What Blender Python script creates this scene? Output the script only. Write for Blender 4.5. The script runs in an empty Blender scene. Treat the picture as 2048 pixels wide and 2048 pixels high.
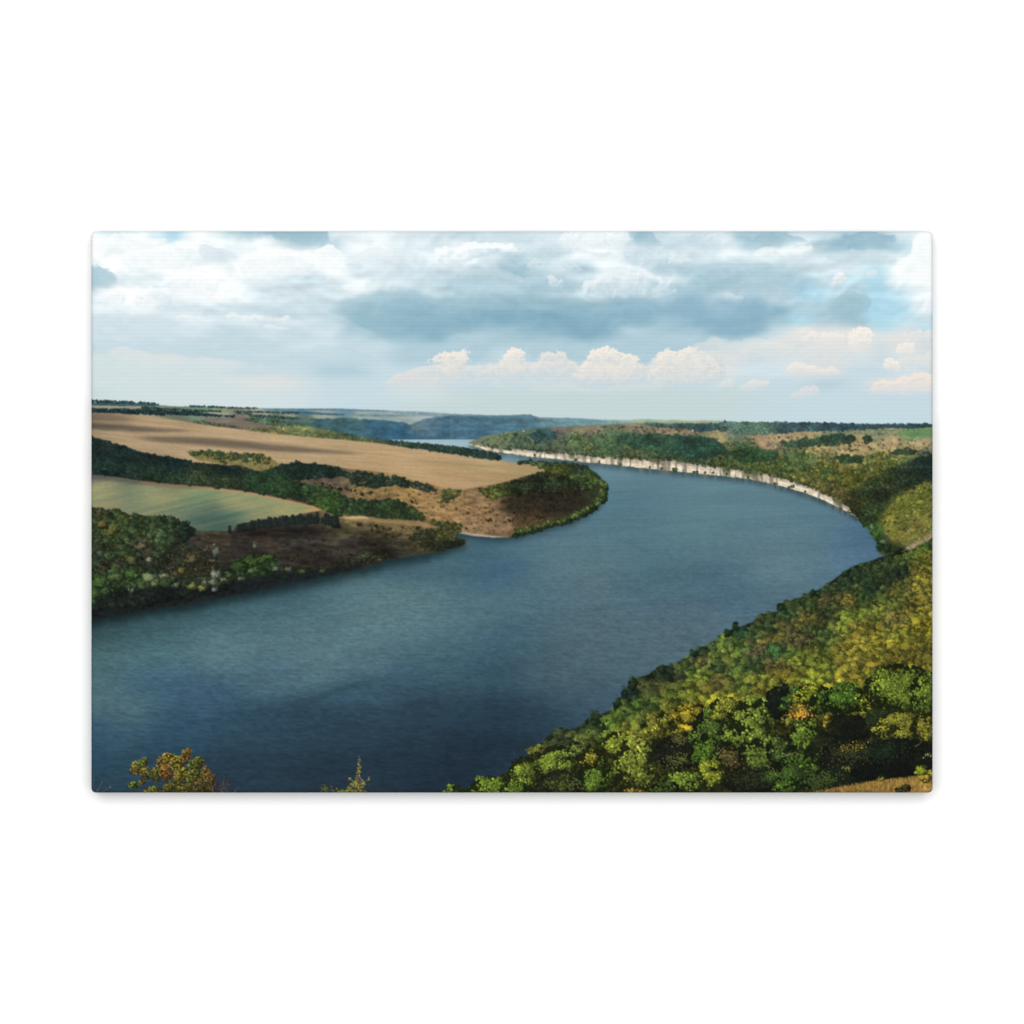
# A stretched canvas print of a river landscape hanging on a white wall.
# The printed picture is painted procedurally here (noise, traced shapes, leaf
# dabs) into the ink colours of the canvas mesh; light and shade on the canvas
# and the wall come from the lamps, but the weave is also shaded in its colour.
import bpy, math, os
import numpy as np

rng = np.random.default_rng(7)
F = np.float32
X0, Y0, X1, Y1 = 182.0, 462.5, 1866.0, 1586.0        # picture edges, in units of the print
P = 1.5                                               # paint samples per unit
PW, PH = int((X1 - X0) * P), int((Y1 - Y0) * P)
PW -= PW % 2; PH -= PH % 2
AX = (X0 + (np.arange(PW) + .5) / P).astype(F)
AY = (Y0 + (np.arange(PH) + .5) / P).astype(F)
IMG = np.zeros((PH, PW, 3), F)                        # sRGB 0..255
ID = np.zeros((PH, PW), np.uint8)
REG = ['sky', 'cloud', 'far_hills', 'distant_fields', 'golden_field', 'river', 'dark_woods', 'green_field',
       'brown_slope', 'river_bank_trees', 'tan_slope', 'headland', 'tree_belt', 'plateau', 'green_slope',
       'cliff', 'shaded_valley', 'sunlit_slope', 'hillside_forest', 'orange_shrub', 'thin_plant', 'dry_grass', 'bare_twigs', 'pine_row']
R = {n: i for i, n in enumerate(REG)}

# ---------------------------------------------------------------- noise
def vnoise(x, y, seed):
    T = np.random.default_rng(seed).random((256, 256), dtype=F)
    xi = np.floor(x).astype(np.int32); yi = np.floor(y).astype(np.int32)
    fx = (x - xi).astype(F); fy = (y - yi).astype(F)
    fx = fx * fx * (3 - 2 * fx); fy = fy * fy * (3 - 2 * fy)
    x0 = xi & 255; x1 = (xi + 1) & 255; y0 = yi & 255; y1 = (yi + 1) & 255
    a = T[y0, x0]; b = T[y0, x1]; c = T[y1, x0]; d = T[y1, x1]
    t = a + (b - a) * fx
    return t + ((c + (d - c) * fx) - t) * fy
def fbm(x, y, octv, seed, gain=.5):
    s = 0; amp = 1; tot = 0
    for o in range(octv):
        s = s + amp * (vnoise(x * 2 ** o + 17.3 * o, y * 2 ** o + 5.1 * o, seed + o) - .5)
        tot += amp; amp *= gain
    return s / tot * 2                                # about -1..1, mostly +-.5
def boxblur(a, r, ax):
    if r < 1: return a
    pad = [(0, 0)] * a.ndim; pad[ax] = (r + 1, r)
    c = np.cumsum(np.pad(a, pad, mode='edge'), axis=ax, dtype=np.float64)
    n = a.shape[ax]
    hi = np.take(c, np.arange(2 * r + 1, 2 * r + 1 + n), axis=ax); lo = np.take(c, np.arange(0, n), axis=ax)
    return ((hi - lo) / (2 * r + 1)).astype(F)
def blur(a, sx, sy=None):                             # sigma in print units
    sy = sx if sy is None else sy
    for s, ax in ((sx, 1), (sy, 0)):
        s *= P
        if s < .35: continue
        if s < 1.2:
            k = np.exp(-.5 * (np.arange(-3, 4) / s) ** 2); k /= k.sum()
            pad = [(0, 0)] * a.ndim; pad[ax] = (3, 3)
            b = np.pad(a, pad, mode='edge'); n = a.shape[ax]
            a = sum(k[i] * np.take(b, np.arange(i, i + n), axis=ax) for i in range(7)).astype(F)
        else:
            r = max(1, int(round((math.sqrt(4 * s * s + 1) - 1) / 2)))
            for _ in range(3): a = boxblur(a, r, ax)
    return a

# ---------------------------------------------------------------- shapes
def cr(pts, n=6):                                     # smooth a traced line
    p = np.array(pts, float); q = np.vstack([2 * p[0] - p[1], p, 2 * p[-1] - p[-2]])
    out = []
    for i in range(1, len(q) - 2):
        a, b, c, d = q[i - 1], q[i], q[i + 1], q[i + 2]
        for t in np.arange(n) / n:
            out.append(.5 * ((2 * b) + (c - a) * t + (2 * a - 5 * b + 4 * c - d) * t * t + (3 * b - a - 3 * c + d) * t ** 3))
    out.append(p[-1]); return [tuple(v) for v in out]
def window(x0, y0, x1, y1):
    i0 = int(max(0, (x0 - X0) * P)); i1 = int(min(PW, (x1 - X0) * P + 1))
    j0 = int(max(0, (y0 - Y0) * P)); j1 = int(min(PH, (y1 - Y0) * P + 1))
    return slice(j0, max(j1, j0 + 2)), slice(i0, max(i1, i0 + 2))
def coords(sl): return np.meshgrid(AX[sl[1]], AY[sl[0]])
def inside(pts, x, y):
    r = np.zeros(x.shape, bool); n = len(pts)
    for i in range(n):
        ax, ay = pts[i]; bx, by = pts[(i + 1) % n]
        if ay == by: continue
        c = ((ay > y) != (by > y))
        r ^= c & (x < (bx - ax) * (y - ay) / (by - ay) + ax)
    return r
def shape(pts, warp=0, ws=10, soft=.6, seed=1, softy=None, octv=3):
    m = warp + 3 * max(soft, softy or 0) + 2
    xs = [p[0] for p in pts]; ys = [p[1] for p in pts]
    sl = window(min(xs) - m, min(ys) - m, max(xs) + m, max(ys) + m)
    x, y = coords(sl)
    if warp:
        dx = fbm(x / ws, y / ws, octv, seed) * warp; dy = fbm(x / ws, y / ws, octv, seed + 50) * warp
        x = x + dx; y = y + dy
    return sl, blur(inside(pts, x, y).astype(F), soft, softy)
def guide(pts, sl, pw=2.0, step=6, soft=4):
    a = np.array(pts, F)
    xs = AX[sl[1]]; ys = AY[sl[0]]
    cx = np.linspace(xs[0], xs[-1], max(2, len(xs) // step)); cy = np.linspace(ys[0], ys[-1], max(2, len(ys) // step))
    gx, gy = np.meshgrid(cx, cy)
    d = (gx[..., None] - a[:, 0]) ** 2 + ((gy[..., None] - a[:, 1]) * 1.3) ** 2 + 30
    w = 1 / d ** pw; w /= w.sum(-1, keepdims=True)
    g = w @ a[:, 2:5]
    g = resize(g.astype(F), cx, cy, xs, ys)
    return blur(g, soft) if soft else g
def resize(g, cx, cy, xs, ys):
    def idx(c, v):
        t = (v - c[0]) / (c[-1] - c[0]) * (len(c) - 1); i = np.clip(np.floor(t).astype(int), 0, len(c) - 2)
        return i, (t - i).astype(F)
    i, tx = idx(cx, xs); j, ty = idx(cy, ys)
    r = g[j] * (1 - ty)[:, None, None] + g[j + 1] * ty[:, None, None]
    return r[:, i] * (1 - tx)[None, :, None] + r[:, i + 1] * tx[None, :, None]
def gcol(pts, x, y, pw=2.0):                          # guide colour at points
    a = np.array(pts, F)
    d = (x[:, None] - a[:, 0]) ** 2 + ((y[:, None] - a[:, 1]) * 1.3) ** 2 + 30
    w = 1 / d ** pw; w /= w.sum(1, keepdims=True)
    return (w @ a[:, 2:5]).astype(F)
def put(sl, m, col, reg=None, alpha=1):
    col = np.asarray(col, F)
    a = (m * alpha)[..., None]
    IMG[sl] = IMG[sl] * (1 - a) + col * a
    if reg: ID[sl][m > .5] = R[reg]
def mul(sl, m, f):                                    # ink density of a printed tone
    IMG[sl] *= 1 - m[..., None] * (1 - np.asarray(f, F))

# ---------------------------------------------------------------- dabs
def dabs(x, y, a, b, ang, col, reg=None):
    """opaque little ellipses, later ones on top"""
    n = len(x)
    if n == 0: return
    a = np.broadcast_to(np.asarray(a, F) * P, (n,)); b = np.broadcast_to(np.asarray(b, F) * P, (n,)); ang = np.broadcast_to(ang, (n,))
    px = (x - X0) * P - .5; py = (y - Y0) * P - .5
    flat = IMG.reshape(-1, 3); fid = ID.reshape(-1)
    CH = 30000
    for s in range(0, n, CH):
        e = slice(s, min(n, s + CH))
        k = int(math.ceil(max(a[e].max(), b[e].max())))
        oy, ox = np.mgrid[-k:k + 1, -k:k + 1]; ox = ox.ravel(); oy = oy.ravel()
        ix = np.round(px[e]).astype(int); iy = np.round(py[e]).astype(int)
        gx = ix[:, None] + ox; gy = iy[:, None] + oy
        dx = gx - px[e][:, None]; dy = gy - py[e][:, None]
        ca = np.cos(ang[e])[:, None]; sa = np.sin(ang[e])[:, None]
        u = (dx * ca + dy * sa) / np.maximum(a[e], .45)[:, None]; v = (-dx * sa + dy * ca) / np.maximum(b[e], .45)[:, None]
        ok = (u * u + v * v <= 1) & (gx >= 0) & (gx < PW) & (gy >= 0) & (gy < PH)
        rows, _ = np.nonzero(ok)
        pix = (gy * PW + gx)[ok]
        flat[pix] = col[e][rows]
        if reg: fid[pix] = R[reg]
LIGHT = np.array([-.62, -.55, .56]); LIGHT /= np.linalg.norm(LIGHT)
def crowns(cx, cy, rx, ry, col, leaf, reg, cover=1.6, amb=.46, dif=.78, clump=.45, under=.5, jit=.10, warm=.05, ncl=7, cw=.62):
    """bushy crowns, each made of leaf clumps lit from the upper left"""
    cx, cy = np.asarray(cx, float), np.asarray(cy, float); n = len(cx)
    if n == 0: return
    rx, ry, leaf = (np.broadcast_to(np.asarray(v, float), (n,)) for v in (rx, ry, leaf))
    col = np.broadcast_to(np.asarray(col, float), (n, 3))
    o = np.argsort(cy + ry * .6); rank = np.empty(n); rank[o] = np.arange(n)
    X, Y, A, B, G, C, K = [], [], [], [], [], [], []
    # dark inside of the crown
    nu = np.maximum(3, (1.5 * rx * ry / (leaf * 1.5) ** 2)).astype(int)
    i = np.repeat(np.arange(n), nu); t = rng.random(len(i)) * 2 * np.pi; r = np.sqrt(rng.random(len(i))) * .88
    X.append(cx[i] + np.cos(t) * r * rx[i]); Y.append(cy[i] + np.sin(t) * r * ry[i])
    A.append(leaf[i] * 1.7); B.append(leaf[i] * 1.4); G.append(rng.random(len(i)) * 3.14)
    C.append(col[i] * (under * (.75 + .5 * rng.random(len(i))))[:, None] * np.array([.9, 1, 1.02])); K.append(rank[i] * 10)
    # leaf clumps
    i = np.repeat(np.arange(n), ncl); t = rng.random(len(i)) * 2 * np.pi; r = np.sqrt(rng.random(len(i))) * .74
    r = r * (1 + .32 * np.sin(t * 3 + i * 1.7) + .2 * np.sin(t * 5 + i * 2.9)); kx = np.cos(t) * r; ky = np.sin(t) * r; kr = clump * (.7 + .6 * rng.random(len(i))); kb = 1 + .10 * rng.standard_normal(len(i))
    nl = np.maximum(2, cover * (kr * rx[i]) * (kr * ry[i]) / leaf[i] ** 2 * (.7 + .6 * rng.random(len(i)))).astype(int)
    j = np.repeat(np.arange(len(i)), nl); c = i[j]
    t = rng.random(len(j)) * 2 * np.pi; r = rng.random(len(j)) ** .6
    ux = np.cos(t) * r; uy = np.sin(t) * r; uz = np.sqrt(np.maximum(0, 1 - r * r))
    ox = kx[j] + ux * kr[j]; oy = ky[j] + uy * kr[j]
    oz = np.sqrt(np.maximum(0, 1 - np.minimum(1, ox * ox + oy * oy)))
    nx = cw * ox + (1 - cw) * ux; ny = cw * oy + (1 - cw) * uy; nz = cw * oz + (1 - cw) * uz
    nv = np.stack([nx, ny, nz], 1) + rng.standard_normal((len(j), 3)) * .2
    nv /= np.linalg.norm(nv, axis=1, keepdims=True) + 1e-6
    l = np.clip(nv @ LIGHT, 0, 1)
    sh = amb + dif * l
    cc = col[c] * (sh * kb[j] * (1 + jit * rng.standard_normal(len(j))))[:, None]
    cc = cc * (1 + warm * (l - .4)[:, None] * np.array([1.6, .6, -2.2]))
    X.append(cx[c] + ox * rx[c]); Y.append(cy[c] + oy * ry[c] )
    s = leaf[c] * (.6 + .6 * rng.random(len(j)))
    A.append(s); B.append(s * (.5 + .4 * rng.random(len(j)))); G.append(rng.random(len(j)) * 3.14)
    C.append(cc); K.append(rank[c] * 10 + 2 + 4 * (oz + uz * .6) / 1.6 + l * 1.5)
    X, Y, A, B, G, K = map(np.concatenate, (X, Y, A, B, G, K)); C = np.concatenate(C)
    o = np.argsort(K, kind='stable')
    dabs(X[o], Y[o], A[o], B[o], G[o], np.clip(C[o], 4, 252).astype(F), reg)
def scatter(poly, step, ratio=.7):
    """jittered rows of points in a shape; step(y) is the spacing"""
    ys = [p[1] for p in poly]; xs = [p[0] for p in poly]
    px, py = [], []; y = min(ys)
    while y < max(ys):
        s = step(y); n = max(1, int((max(xs) - min(xs)) / s))
        px.append(min(xs) + (np.arange(n) + rng.random()) * s + (rng.random(n) - .5) * s * .8)
        py.append(y + (rng.random(n) - .5) * s * ratio); y += s * ratio
    px = np.concatenate(px); py = np.concatenate(py)
    k = inside(poly, px, py); return px[k], py[k]
def woods(poly, size, pts, reg, leaf=.3, dens=1.05, jc=.08, hue=.05, flat=.75, **kw):
    """fill a shape with crowns; size(y) is the radius"""
    x, y = scatter(poly, lambda v: size(v) * dens)
    n = len(x)
    if n == 0: return
    r = np.array([size(v) for v in y]) * (.7 + .6 * rng.random(n))
    c = gcol(pts, x, y) * (1 + jc * rng.standard_normal(n))[:, None]
    c = c * (1 + hue * rng.standard_normal((n, 1)) * np.array([1, .1, -.6]))
    c = c * (1 + .45 * fbm(x.astype(F) / 22, y.astype(F) / 13, 3, 222))[:, None]
    if reg in ('dark_woods', 'tree_belt', 'river_bank_trees', 'brown_slope'): c = c * np.array([.86, .84, .82]) + np.array([5, 8, 9])
    kw = dict(dict(under=.66, ncl=8, cw=.7), **kw)
    crowns(x, y, r, r * flat, c, np.maximum(.8, r * leaf * .8), reg, **kw)
def scrub(poly, n, r0, r1, col, reg, shadow=.55, **kw):
    """scattered low bushes, each with its printed shade to the right"""
    xs = [p[0] for p in poly]; ys = [p[1] for p in poly]
    x = rng.uniform(min(xs), max(xs), n * 3); y = rng.uniform(min(ys), max(ys), n * 3)
    k = inside(poly, x, y); x, y = x[k][:n], y[k][:n]; n = len(x)
    o = np.argsort(y); x, y = x[o], y[o]
    r = r0 + (r1 - r0) * rng.random(n) ** 2
    c = np.array(col, float) * (1 + .18 * rng.standard_normal((n, 1)))
    crowns(x, y, r * 1.3, r * .75, c, np.maximum(.7, r * .4), reg, ncl=4, **kw)
def tone(poly, f, warp=4, ws=20, soft=5, softy=None, seed=5):
    if softy is not None and softy < 3: warp, soft = 1.2, soft * 1.6
    sl, m = shape(poly, warp, ws, soft, seed, softy); mul(sl, m, f)
def grain(sl, sx, sy, amp, seed, rot=0, octv=3):
    x, y = coords(sl); c, s = math.cos(rot), math.sin(rot)
    return 1 + amp * fbm((x * c + y * s) / sx, (-x * s + y * c) / sy, octv, seed)

# ================================================================ SKY
PAL = dict(W=(252, 254, 254), V=(240, 248, 250), L=(226, 238, 242), P=(210, 226, 232), Q=(196, 216, 224), M=(176, 203, 214),
           N=(158, 191, 204), D=(140, 178, 195), K=(124, 167, 186), B=(172, 213, 229), C=(192, 223, 234), G=(196, 213, 214),
           H=(208, 222, 224), T=(238, 231, 224), Y=(220, 222, 222))
ROWS = ["VCVBWLNNNPLVPPQQQPPVWNPQPMNQPMMPW",
        "WWWVWVVVMMVVLPLPLQPLLPQQLNMLMDNCW",
        "WVWWLPVWWWLVLLWPMQPVVPLPLLVLQQPVW",
        "QWVWWWWWVWPPPQQMNQPMLLMMMMMQPPCWW",
        "NPPLWVLPQPVPPQMMMNNPLLPNNMMBQCBVW",
        "LWWPWWVPPPPQMQMMMNMPPPQNQMQBCMBCL",
        "LVWPPPQQQQMMMNNNDNDDDDDDNDDMNNBBL",
        "PPPPLPLPPQNNDDDKKKKDDDNDDDNBMNBCQ",
        "PPPPPQQPQPMNNDMMNDDKDMMMDDQTYTPYC",
        "QQQQQQQQPPQQMMMMMMMMMMMMQPPYYTQTQ",
        "HHHHQQQQQQQQMMMMQMMMMMMQYQPPYPQPY",
        "HHHHHHQQQMMQQQQQQQQQQQQQYPPYYQQPQ",
        "HHHHHHYYHQQQHYQQHQQQQQQQHQQQMQYYY",
        "GHHHHHHHHQQQHHGGGGGGGGGGGGQQQQQQQ",
        "HHHHHHHHHQQQGGGGGGGGGGGGGGQQQQQQQ",
        "HHHHHHHHHHHHGGGGGGGGGGGGGQQQQQQQQ"]
def sky():
    sl = window(X0, Y0, X1, 856); x, y = coords(sl)
    g = np.array([[PAL[c] for c in r] for r in ROWS], F)
    u = (x - 182) / 52.6; v = (y - 466) / 25
    q = np.clip((840 - y) / 200, .12, 1)
    w1 = fbm(x / 90, y / 55, 5, 11, .55); w2 = fbm(x / 90, y / 55, 5, 31, .55)
    u = u + w1 * .95 * q; v = v + w2 * .75 * q
    u = np.clip(u, 0, 31.999); v = np.clip(v, 0, 14.999)
    i = u.astype(int); j = v.astype(int); fu = (u - i)[..., None]; fv = (v - j)[..., None]
    fu = fu * fu * (3 - 2 * fu); fv = fv * fv * (3 - 2 * fv)
    c = (g[j, i] * (1 - fu) + g[j, i + 1] * fu) * (1 - fv) + (g[j + 1, i] * (1 - fu) + g[j + 1, i + 1] * fu) * fv
    c = blur(c.astype(F), 6, 4); k = np.clip((y - 745) / 50, 0, 1)[..., None]; c = c * (1 - k) + blur(c, 45, 5) * k
    # cloud relief: billows flatten and shrink towards the horizon, lit from above
    pz = 1 / np.clip((930 - y) / 400, .25, 2)
    bx = (x - 1024) * pz ** .35 / 74; by = pz ** 1.1 * 9.5
    h = .62 * billow(bx + w1 * .5, by + w2 * .4, 5, 71, .5) + .38 * billow(bx * 2.7 + w2, by * 2.2 + w1, 4, 75, .5)
    h = blur(h, .8); hs = blur(h, 3)
    rel = hs - np.roll(hs, (14, 5), (0, 1)); rel[:14] = 0
    am = q * np.clip((700 - y) / 120, .35, 1)
    d = 1 + (np.clip(rel, -.25, .25) * .20 + (h - .5) * .06) * am
    IMG[sl] = np.clip(c * d[..., None], 0, 254)
    IMG[sl] += ((h - .5) * 11 * am)[..., None] * np.array([1.3, .9, .6], F)
    IMG[sl] = np.clip(IMG[sl], 0, 254)
    ID[sl] = R['sky']
def billow(x, y, octv, seed, gain=.52):
    t = 0; amp = 1; tot = 0
    for o in range(octv):
        v = vnoise(x * 2 ** o + 9.7 * o, y * 2 ** o + 3.3 * o, seed + o)
        t = t + amp * (1 - np.abs(2 * v - 1)); tot += amp; amp *= gain
    return t / tot
def puff(pts, top, bot, warp=7, ws=16, st=.9, sb=7, a=.9, seed=3, reg='cloud', rel=1.0, nz=1.25):
    """one cloud: a traced outline broken up by billowing noise, brighter where it faces the light"""
    xs = [p[0] for p in pts]; ys = [p[1] for p in pts]; t0, t1 = min(ys), max(ys)
    h_ = t1 - t0; s0 = min(9, max(2.5, min(h_, max(xs) - min(xs)) * .16))
    m = warp + 4 * s0 + 4
    sl = window(min(xs) - m, t0 - m, max(xs) + m, t1 + m); x, y = coords(sl)
    wx_ = fbm(x / ws, y / ws, 4, seed) * warp; wy_ = fbm(x / ws, y / ws, 4, seed + 40) * warp
    f = blur(inside(pts, x + wx_, y + wy_).astype(F), s0)
    n = billow((x + wx_) / ws, (y + wy_) / (ws * .85), 5, seed + 80)
    big = np.clip((h_ - 22) / 40, 0, 1); h = f * (1.7 + .8 * big) + (n - .55) * (nz - .35 * big) - .62 - .2 * big
    h = blur(h, .7)
    t = np.clip((y - t0) / max(1, h_), 0, 1)
    al = np.clip(h / (.16 + .10 * st + .5 * t), 0, 1); al = al * al * (3 - 2 * al) * np.clip(f * 4, 0, 1)
    k = max(3, int(ws * .28 * P)); hb = blur(h, ws * .07)
    g = np.clip(hb, -.3, 1.2); gr = g - np.roll(g, (k, int(k * .5)), (0, 1)); gr[:k] = 0
    lit = np.clip(.60 + gr * 1.15 * rel + (n - .55) * 1.0 - .40 * t, 0, 1)[..., None]
    c = np.array(bot, F) * (1 - lit) + np.array(top, F) * lit
    put(sl, al * (1 - .72 * t * t), np.clip(c, 0, 254), None, a)
    if reg: ID[sl][(al * (1 - .6 * t * t) * a > .5)] = R[reg]
def clouds():
    w = (250, 253, 253); wl = (236, 245, 247); md = (196, 215, 223)
    # big grey base line
    puff([(640, 606), (760, 585), (900, 590), (1040, 600), (1200, 606), (1280, 596), (1330, 640), (1240, 666), (1120, 669), (1000, 666), (880, 680), (800, 676), (700, 655)], (156, 190, 204), (120, 163, 184), 18, 46, 14, 5, .62, 21, None, .5)
    puff([(1330, 560), (1430, 575), (1530, 600), (1560, 645), (1510, 672), (1440, 666), (1380, 640), (1320, 620)], (156, 189, 206), (126, 167, 191), 16, 40, 14, 5, .55, 22, None, .5)
    # bright tops of the upper bank and grey folds between them
    g1 = (222, 234, 240); g2 = (174, 201, 212)
    for k, (pts, tp, bt, w_, al) in enumerate([
        ([(1000, 500), (1030, 486), (1060, 492), (1100, 480), (1140, 488), (1150, 510), (1100, 520), (1040, 516)], g1, (186, 210, 220), 16, .6),
        ([(1120, 470), (1160, 464), (1230, 462), (1260, 476), (1240, 500), (1190, 505), (1150, 500), (1125, 490)], (248, 251, 252), (214, 229, 236), 15, .75),
        ([(1040, 560), (1090, 548), (1130, 556), (1160, 575), (1140, 590), (1080, 588), (1040, 578)], (190, 212, 222), (164, 195, 208), 15, .6),
        ([(880, 552), (940, 540), (1000, 545), (1060, 560), (1040, 580), (960, 584), (890, 578)], (196, 216, 224), (166, 197, 209), 18, .55),
        ([(690, 520), (740, 500), (800, 498), (850, 512), (860, 540), (800, 556), (730, 552), (690, 540)], (228, 238, 242), (200, 218, 226), 18, .6),
        ([(480, 520), (540, 500), (590, 505), (630, 520), (620, 548), (560, 566), (490, 560)], w, (222, 234, 239), 17, .7),
        ([(330, 560), (360, 545), (400, 552), (440, 570), (430, 596), (380, 604), (330, 596)], w, (216, 230, 236), 15, .7),
        ([(262, 596), (290, 578), (320, 574), (345, 592), (350, 612), (310, 622), (268, 618)], w, (212, 227, 234), 13, .75),
        ([(196, 590), (222, 580), (250, 584), (256, 606), (236, 616), (200, 612)], (248, 251, 252), (214, 229, 235), 12, .75),
        ([(240, 520), (270, 500), (330, 490), (400, 486), (440, 500), (420, 530), (340, 540), (260, 546)], w, (224, 236, 241), 18, .7),
        ([(200, 480), (240, 470), (300, 472), (340, 484), (300, 500), (220, 505), (186, 500)], w, (228, 238, 243), 16, .7),
        ([(400, 498), (430, 492), (466, 502), (478, 518), (440, 524), (404, 514)], (214, 224, 234), (206, 222, 232), 13, .6),
        ([(1240, 500), (1280, 488), (1330, 494), (1345, 520), (1320, 545), (1280, 536), (1240, 520)], (214, 228, 235), (178, 204, 215), 15, .6),
        ([(1260, 470), (1290, 464), (1310, 474), (1330, 490), (1300, 498), (1268, 492)], (148, 184, 200), (160, 192, 206), 14, .6),
        ([(1340, 466), (1380, 462), (1440, 470), (1480, 486), (1440, 500), (1380, 494), (1345, 484)], (222, 234, 239), (186, 209, 219), 15, .6),
        ([(1480, 478), (1530, 470), (1590, 472), (1620, 482), (1580, 494), (1520, 496)], (150, 184, 198), (168, 198, 210), 16, .6),
        ([(1680, 474), (1740, 466), (1800, 470), (1790, 490), (1740, 500), (1690, 494)], (142, 178, 198), (164, 196, 211), 16, .7),
        ([(1640, 510), (1700, 500), (1770, 506), (1800, 520), (1760, 532), (1680, 532)], (206, 221, 228), (180, 206, 216), 16, .55),
        ([(1380, 540), (1440, 528), (1520, 530), (1590, 545), (1640, 560), (1600, 580), (1500, 578), (1420, 570)], (184, 208, 218), (158, 190, 204), 20, .6),
        ([(1500, 560), (1560, 552), (1620, 566), (1600, 600), (1540, 610), (1490, 590)], (176, 203, 214), (154, 188, 204), 16, .5),
        ([(1180, 618), (1236, 612), (1250, 628), (1240, 640), (1200, 636)], (156, 190, 204), (140, 178, 196), 10, .5),
        ([(700, 640), (790, 628), (900, 640), (960, 660), (900, 676), (800, 672), (720, 660)], (150, 186, 200), (136, 176, 192), 22, .5),
        ([(182, 628), (300, 632), (420, 650), (560, 668), (700, 684), (640, 700), (480, 690), (300, 676), (182, 664)], (196, 215, 223), (184, 208, 217), 26, .25),
        ([(560, 700), (660, 690), (740, 712), (780, 736), (720, 748), (620, 738)], (176, 205, 214), (186, 210, 218), 22, .22)]):
        puff(pts, tp, bt, 11, w_, 3.2 if sum(tp) < 640 else 1.6, 8, al, 300 + 7 * k, None)
    # mid level banks
    puff([(862, 500), (880, 492), (905, 497), (930, 486), (960, 492), (1000, 488), (1042, 490), (1048, 505), (1010, 512), (960, 515), (925, 530), (885, 532), (872, 515)], w, (200, 219, 228), 9, 22, 1.4, 8, .9, 3, nz=1.6)
    puff([(1160, 590), (1168, 562), (1195, 552), (1235, 535), (1258, 543), (1276, 536), (1295, 548), (1315, 556), (1338, 563), (1352, 574), (1357, 587), (1348, 597), (1300, 603), (1220, 604), (1180, 598)], (232, 241, 245), (166, 196, 209), 7, 16, .5, 5, 1.0, 5, nz=.9)
    puff([(1175, 590), (1190, 560), (1225, 552), (1260, 548), (1290, 556), (1270, 580), (1220, 592)], (238, 245, 247), (196, 215, 223), 7, 12, 1, 6, .7, 905, None, nz=1.4)
    puff([(1053, 530), (1068, 520), (1083, 526), (1095, 540), (1080, 546), (1058, 542)], (212, 227, 233), (186, 209, 219), 5, 12, 1.1, 5, .8, 6, nz=1.6)
    puff([(1120, 526), (1135, 523), (1150, 527), (1166, 545), (1150, 547), (1130, 540)], (214, 229, 234), (186, 209, 219), 5, 12, 1.1, 5, .8, 7, nz=1.6)
    puff([(1093, 555), (1104, 550), (1122, 560), (1133, 582), (1115, 584), (1098, 572)], (218, 231, 236), (180, 206, 216), 5, 12, .8, 4, .95, 8, nz=1.6)
    puff([(1334, 520), (1343, 511), (1352, 514), (1358, 526), (1372, 516), (1388, 522), (1385, 530), (1350, 534), (1336, 531)], (228, 238, 243), md, 4, 10, 1.1, 4, .8, 9, nz=1.6)
    puff([(1170, 500), (1185, 494), (1200, 500), (1225, 500), (1240, 512), (1225, 520), (1190, 518)], w, (214, 229, 234), 6, 14, 2, 7, .8, 10)
    puff([(1500, 505), (1530, 498), (1575, 500), (1625, 488), (1632, 500), (1610, 515), (1550, 520), (1510, 522)], (246, 250, 250), (214, 229, 234), 8, 26, 4, 9, .75, 12)
    puff([(1668, 552), (1678, 543), (1692, 548), (1697, 558), (1685, 570), (1665, 580), (1655, 572)], (244, 245, 245), (205, 218, 224), 5, 11, 1.2, 6, .85, 13)
    puff([(1730, 548), (1745, 540), (1757, 545), (1748, 560), (1735, 562)], (225, 238, 240), (200, 222, 230), 4, 10, 1.5, 5, .75, 14)
    puff([(1870, 462), (1845, 470), (1824, 485), (1834, 500), (1815, 520), (1785, 530), (1800, 560), (1822, 575), (1870, 585)], w, (236, 245, 247), 11, 22, 1.6, 9, .95, 15)
    puff([(1870, 592), (1858, 592), (1848, 610), (1842, 625), (1870, 628)], (246, 250, 250), (220, 234, 240), 5, 12, 1.3, 6, .85, 16)
    puff([(1445, 592), (1460, 587), (1475, 592), (1490, 596), (1480, 606), (1450, 606)], (208, 222, 227), (176, 202, 214), 4, 10, 1.2, 5, .8, 17)
    puff([(1660, 610), (1700, 582), (1735, 592), (1740, 612), (1705, 645), (1680, 645), (1655, 628)], (165, 195, 207), (152, 187, 203), 9, 20, 3, 5, .75, 18, None)
    puff([(182, 530), (215, 535), (237, 560), (240, 575), (182, 577)], (168, 200, 212), (160, 194, 206), 9, 16, 6, 2, .85, 23, None)
    puff([(590, 462), (640, 462), (668, 482), (655, 494), (600, 494), (560, 480), (480, 466)], (150, 184, 198), (160, 192, 205), 12, 16, 6, 4, .85, 24, None)
    puff([(628, 500), (660, 492), (682, 505), (690, 530), (665, 545), (640, 540), (630, 520)], w, wl, 7, 14, 1.5, 5, .9, 25)
    puff([(680, 576), (705, 566), (730, 572), (738, 580), (700, 584)], (246, 250, 251), wl, 5, 14, 2, 4, .85, 26)
    puff([(335, 636), (365, 631), (400, 634), (404, 640), (370, 642)], (236, 243, 243), (222, 234, 238), 3, 14, 1.5, 3, .8, 27)
    puff([(450, 634), (462, 628), (490, 630), (560, 636), (575, 628), (580, 640), (520, 644), (470, 648)], (238, 244, 244), (214, 228, 233), 5, 16, 1.6, 5, .75, 28)
    puff([(520, 654), (550, 650), (590, 655), (560, 662)], (232, 239, 240), (212, 226, 232), 4, 14, 2, 4, .7, 29)
    puff([(215, 700), (240, 695), (262, 700), (300, 710), (400, 716), (520, 728), (560, 745), (400, 742), (240, 726)], (226, 228, 226), (212, 224, 226), 6, 24, 3, 10, .6, 30)
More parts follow.
